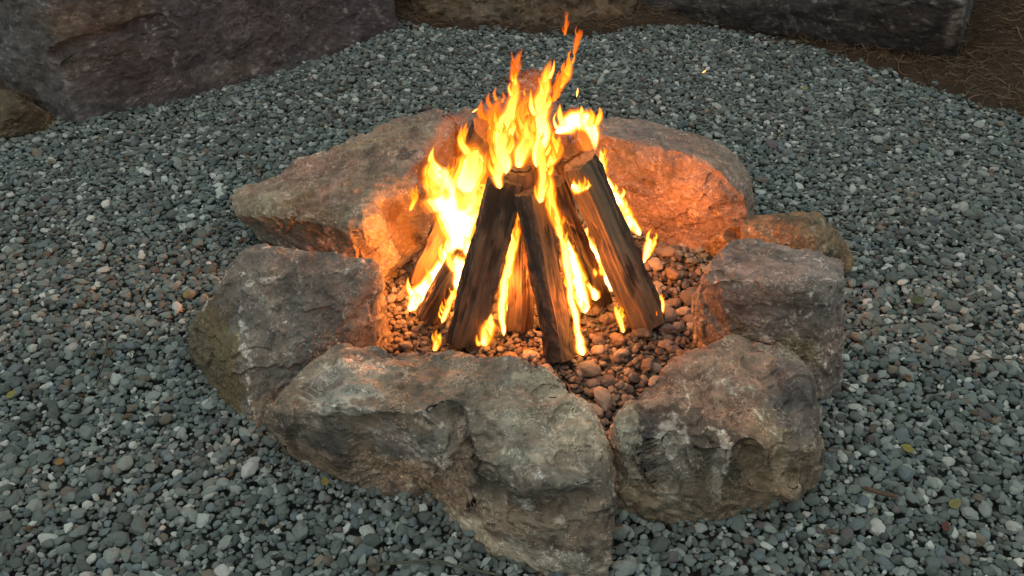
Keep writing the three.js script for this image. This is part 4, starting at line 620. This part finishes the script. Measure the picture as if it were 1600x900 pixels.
leaf([-0.927, 0.012, -0.012], 0.023, [0.3, 0.26, 0.06], 1.2, 'small yellow leaf on gravel just left of the angular boulder');
leaf([-1.215, 0.012, 0.352], 0.024, [0.34, 0.31, 0.07], 0.6, 'small yellow leaf on the gravel at the left edge of the photo');
leaf([-0.463, 0.014, 0.602], 0.020, [0.34, 0.24, 0.05], 2.0, 'small yellow leaf on gravel beneath the large two lobed boulder');
leaf([0.753, 0.014, 0.515], 0.027, [0.33, 0.28, 0.06], -0.9, 'long yellow leaf on gravel right of the grooved boulder');
leaf([0.794, 0.014, 0.658], 0.027, [0.28, 0.25, 0.08], 0.3, 'curled yellow leaf on gravel at the lower right, above a reddish scrap');
leaf([0.959, 0.014, 0.015], 0.036, [0.09, 0.13, 0.05], 0.2, 'green leaf on gravel right of the squarish grey boulder');
leaf([0.755, 0.014, 0.711], 0.022, [0.16, 0.05, 0.04], 1.1, 'dark red leaf scrap on gravel at the lower right');
leaf([1.007, 0.014, -1.243], 0.022, [0.36, 0.32, 0.08], 0.4, 'small yellow leaf on gravel at the upper right below the blackish block');
leaf([-1.022, 0.014, 0.551], 0.022, [0.36, 0.2, 0.04], 0.1, 'small orange leaf on gravel at the lower left');
function twig(points, r, color, label) {
  const g = new THREE.TubeGeometry(new THREE.CatmullRomCurve3(points.map((p) => new THREE.Vector3(...p))), 40, r, 7), p = g.attributes.position, C = [], v = new THREE.Vector3();
  for (let i = 0; i < p.count; i++) { v.fromBufferAttribute(p, i); const k = 1 + 0.4 * noise(v.x * 90, v.y * 90, v.z * 90); p.setXYZ(i, v.x + 0.0015 * noise(v.x * 70, 1, v.z * 70), v.y + 0.0015 * noise(v.x * 70, 5, v.z * 70), v.z); C.push(k, k, k); }
  g.setAttribute('color', new THREE.Float32BufferAttribute(C, 3)); g.computeVertexNormals();
  tag(mesh('twig', g, new THREE.MeshStandardMaterial({ color: new THREE.Color().setRGB(...color), vertexColors: true, roughness: 0.9 })), label, 'twig', 'twigs on the gravel');
}
twig([[-1.075, 0.014, 0.142], [-1.048, 0.02, 0.219], [-1.038, 0.016, 0.281], [-1.035, 0.012, 0.323]], 0.0022, [0.1, 0.08, 0.06], 'thin dark twig on gravel at the left, below the yellow leaf by the angular boulder');
twig([[-0.367, 0.014, 0.799], [-0.296, 0.02, 0.798], [-0.226, 0.016, 0.789], [-0.178, 0.014, 0.802], [-0.107, 0.012, 0.817]], 0.0025, [0.09, 0.1, 0.07], 'long thin twig on gravel at the bottom edge, left of the two lobed boulder');
twig([[0.954, 0.014, 0.257], [1.032, 0.022, 0.243], [1.104, 0.014, 0.239]], 0.002, [0.16, 0.13, 0.1], 'thin curved twig on gravel at the right edge of the photo');
twig([[0.627, 0.014, 0.618], [0.652, 0.02, 0.636], [0.686, 0.015, 0.641]], 0.0045, [0.15, 0.09, 0.06], 'stubby brown stick on gravel right of the grooved boulder');

scene.traverse((o) => { if (o.isMesh) o.castShadow = o.receiveShadow = true; });
renderer.render(scene, camera);
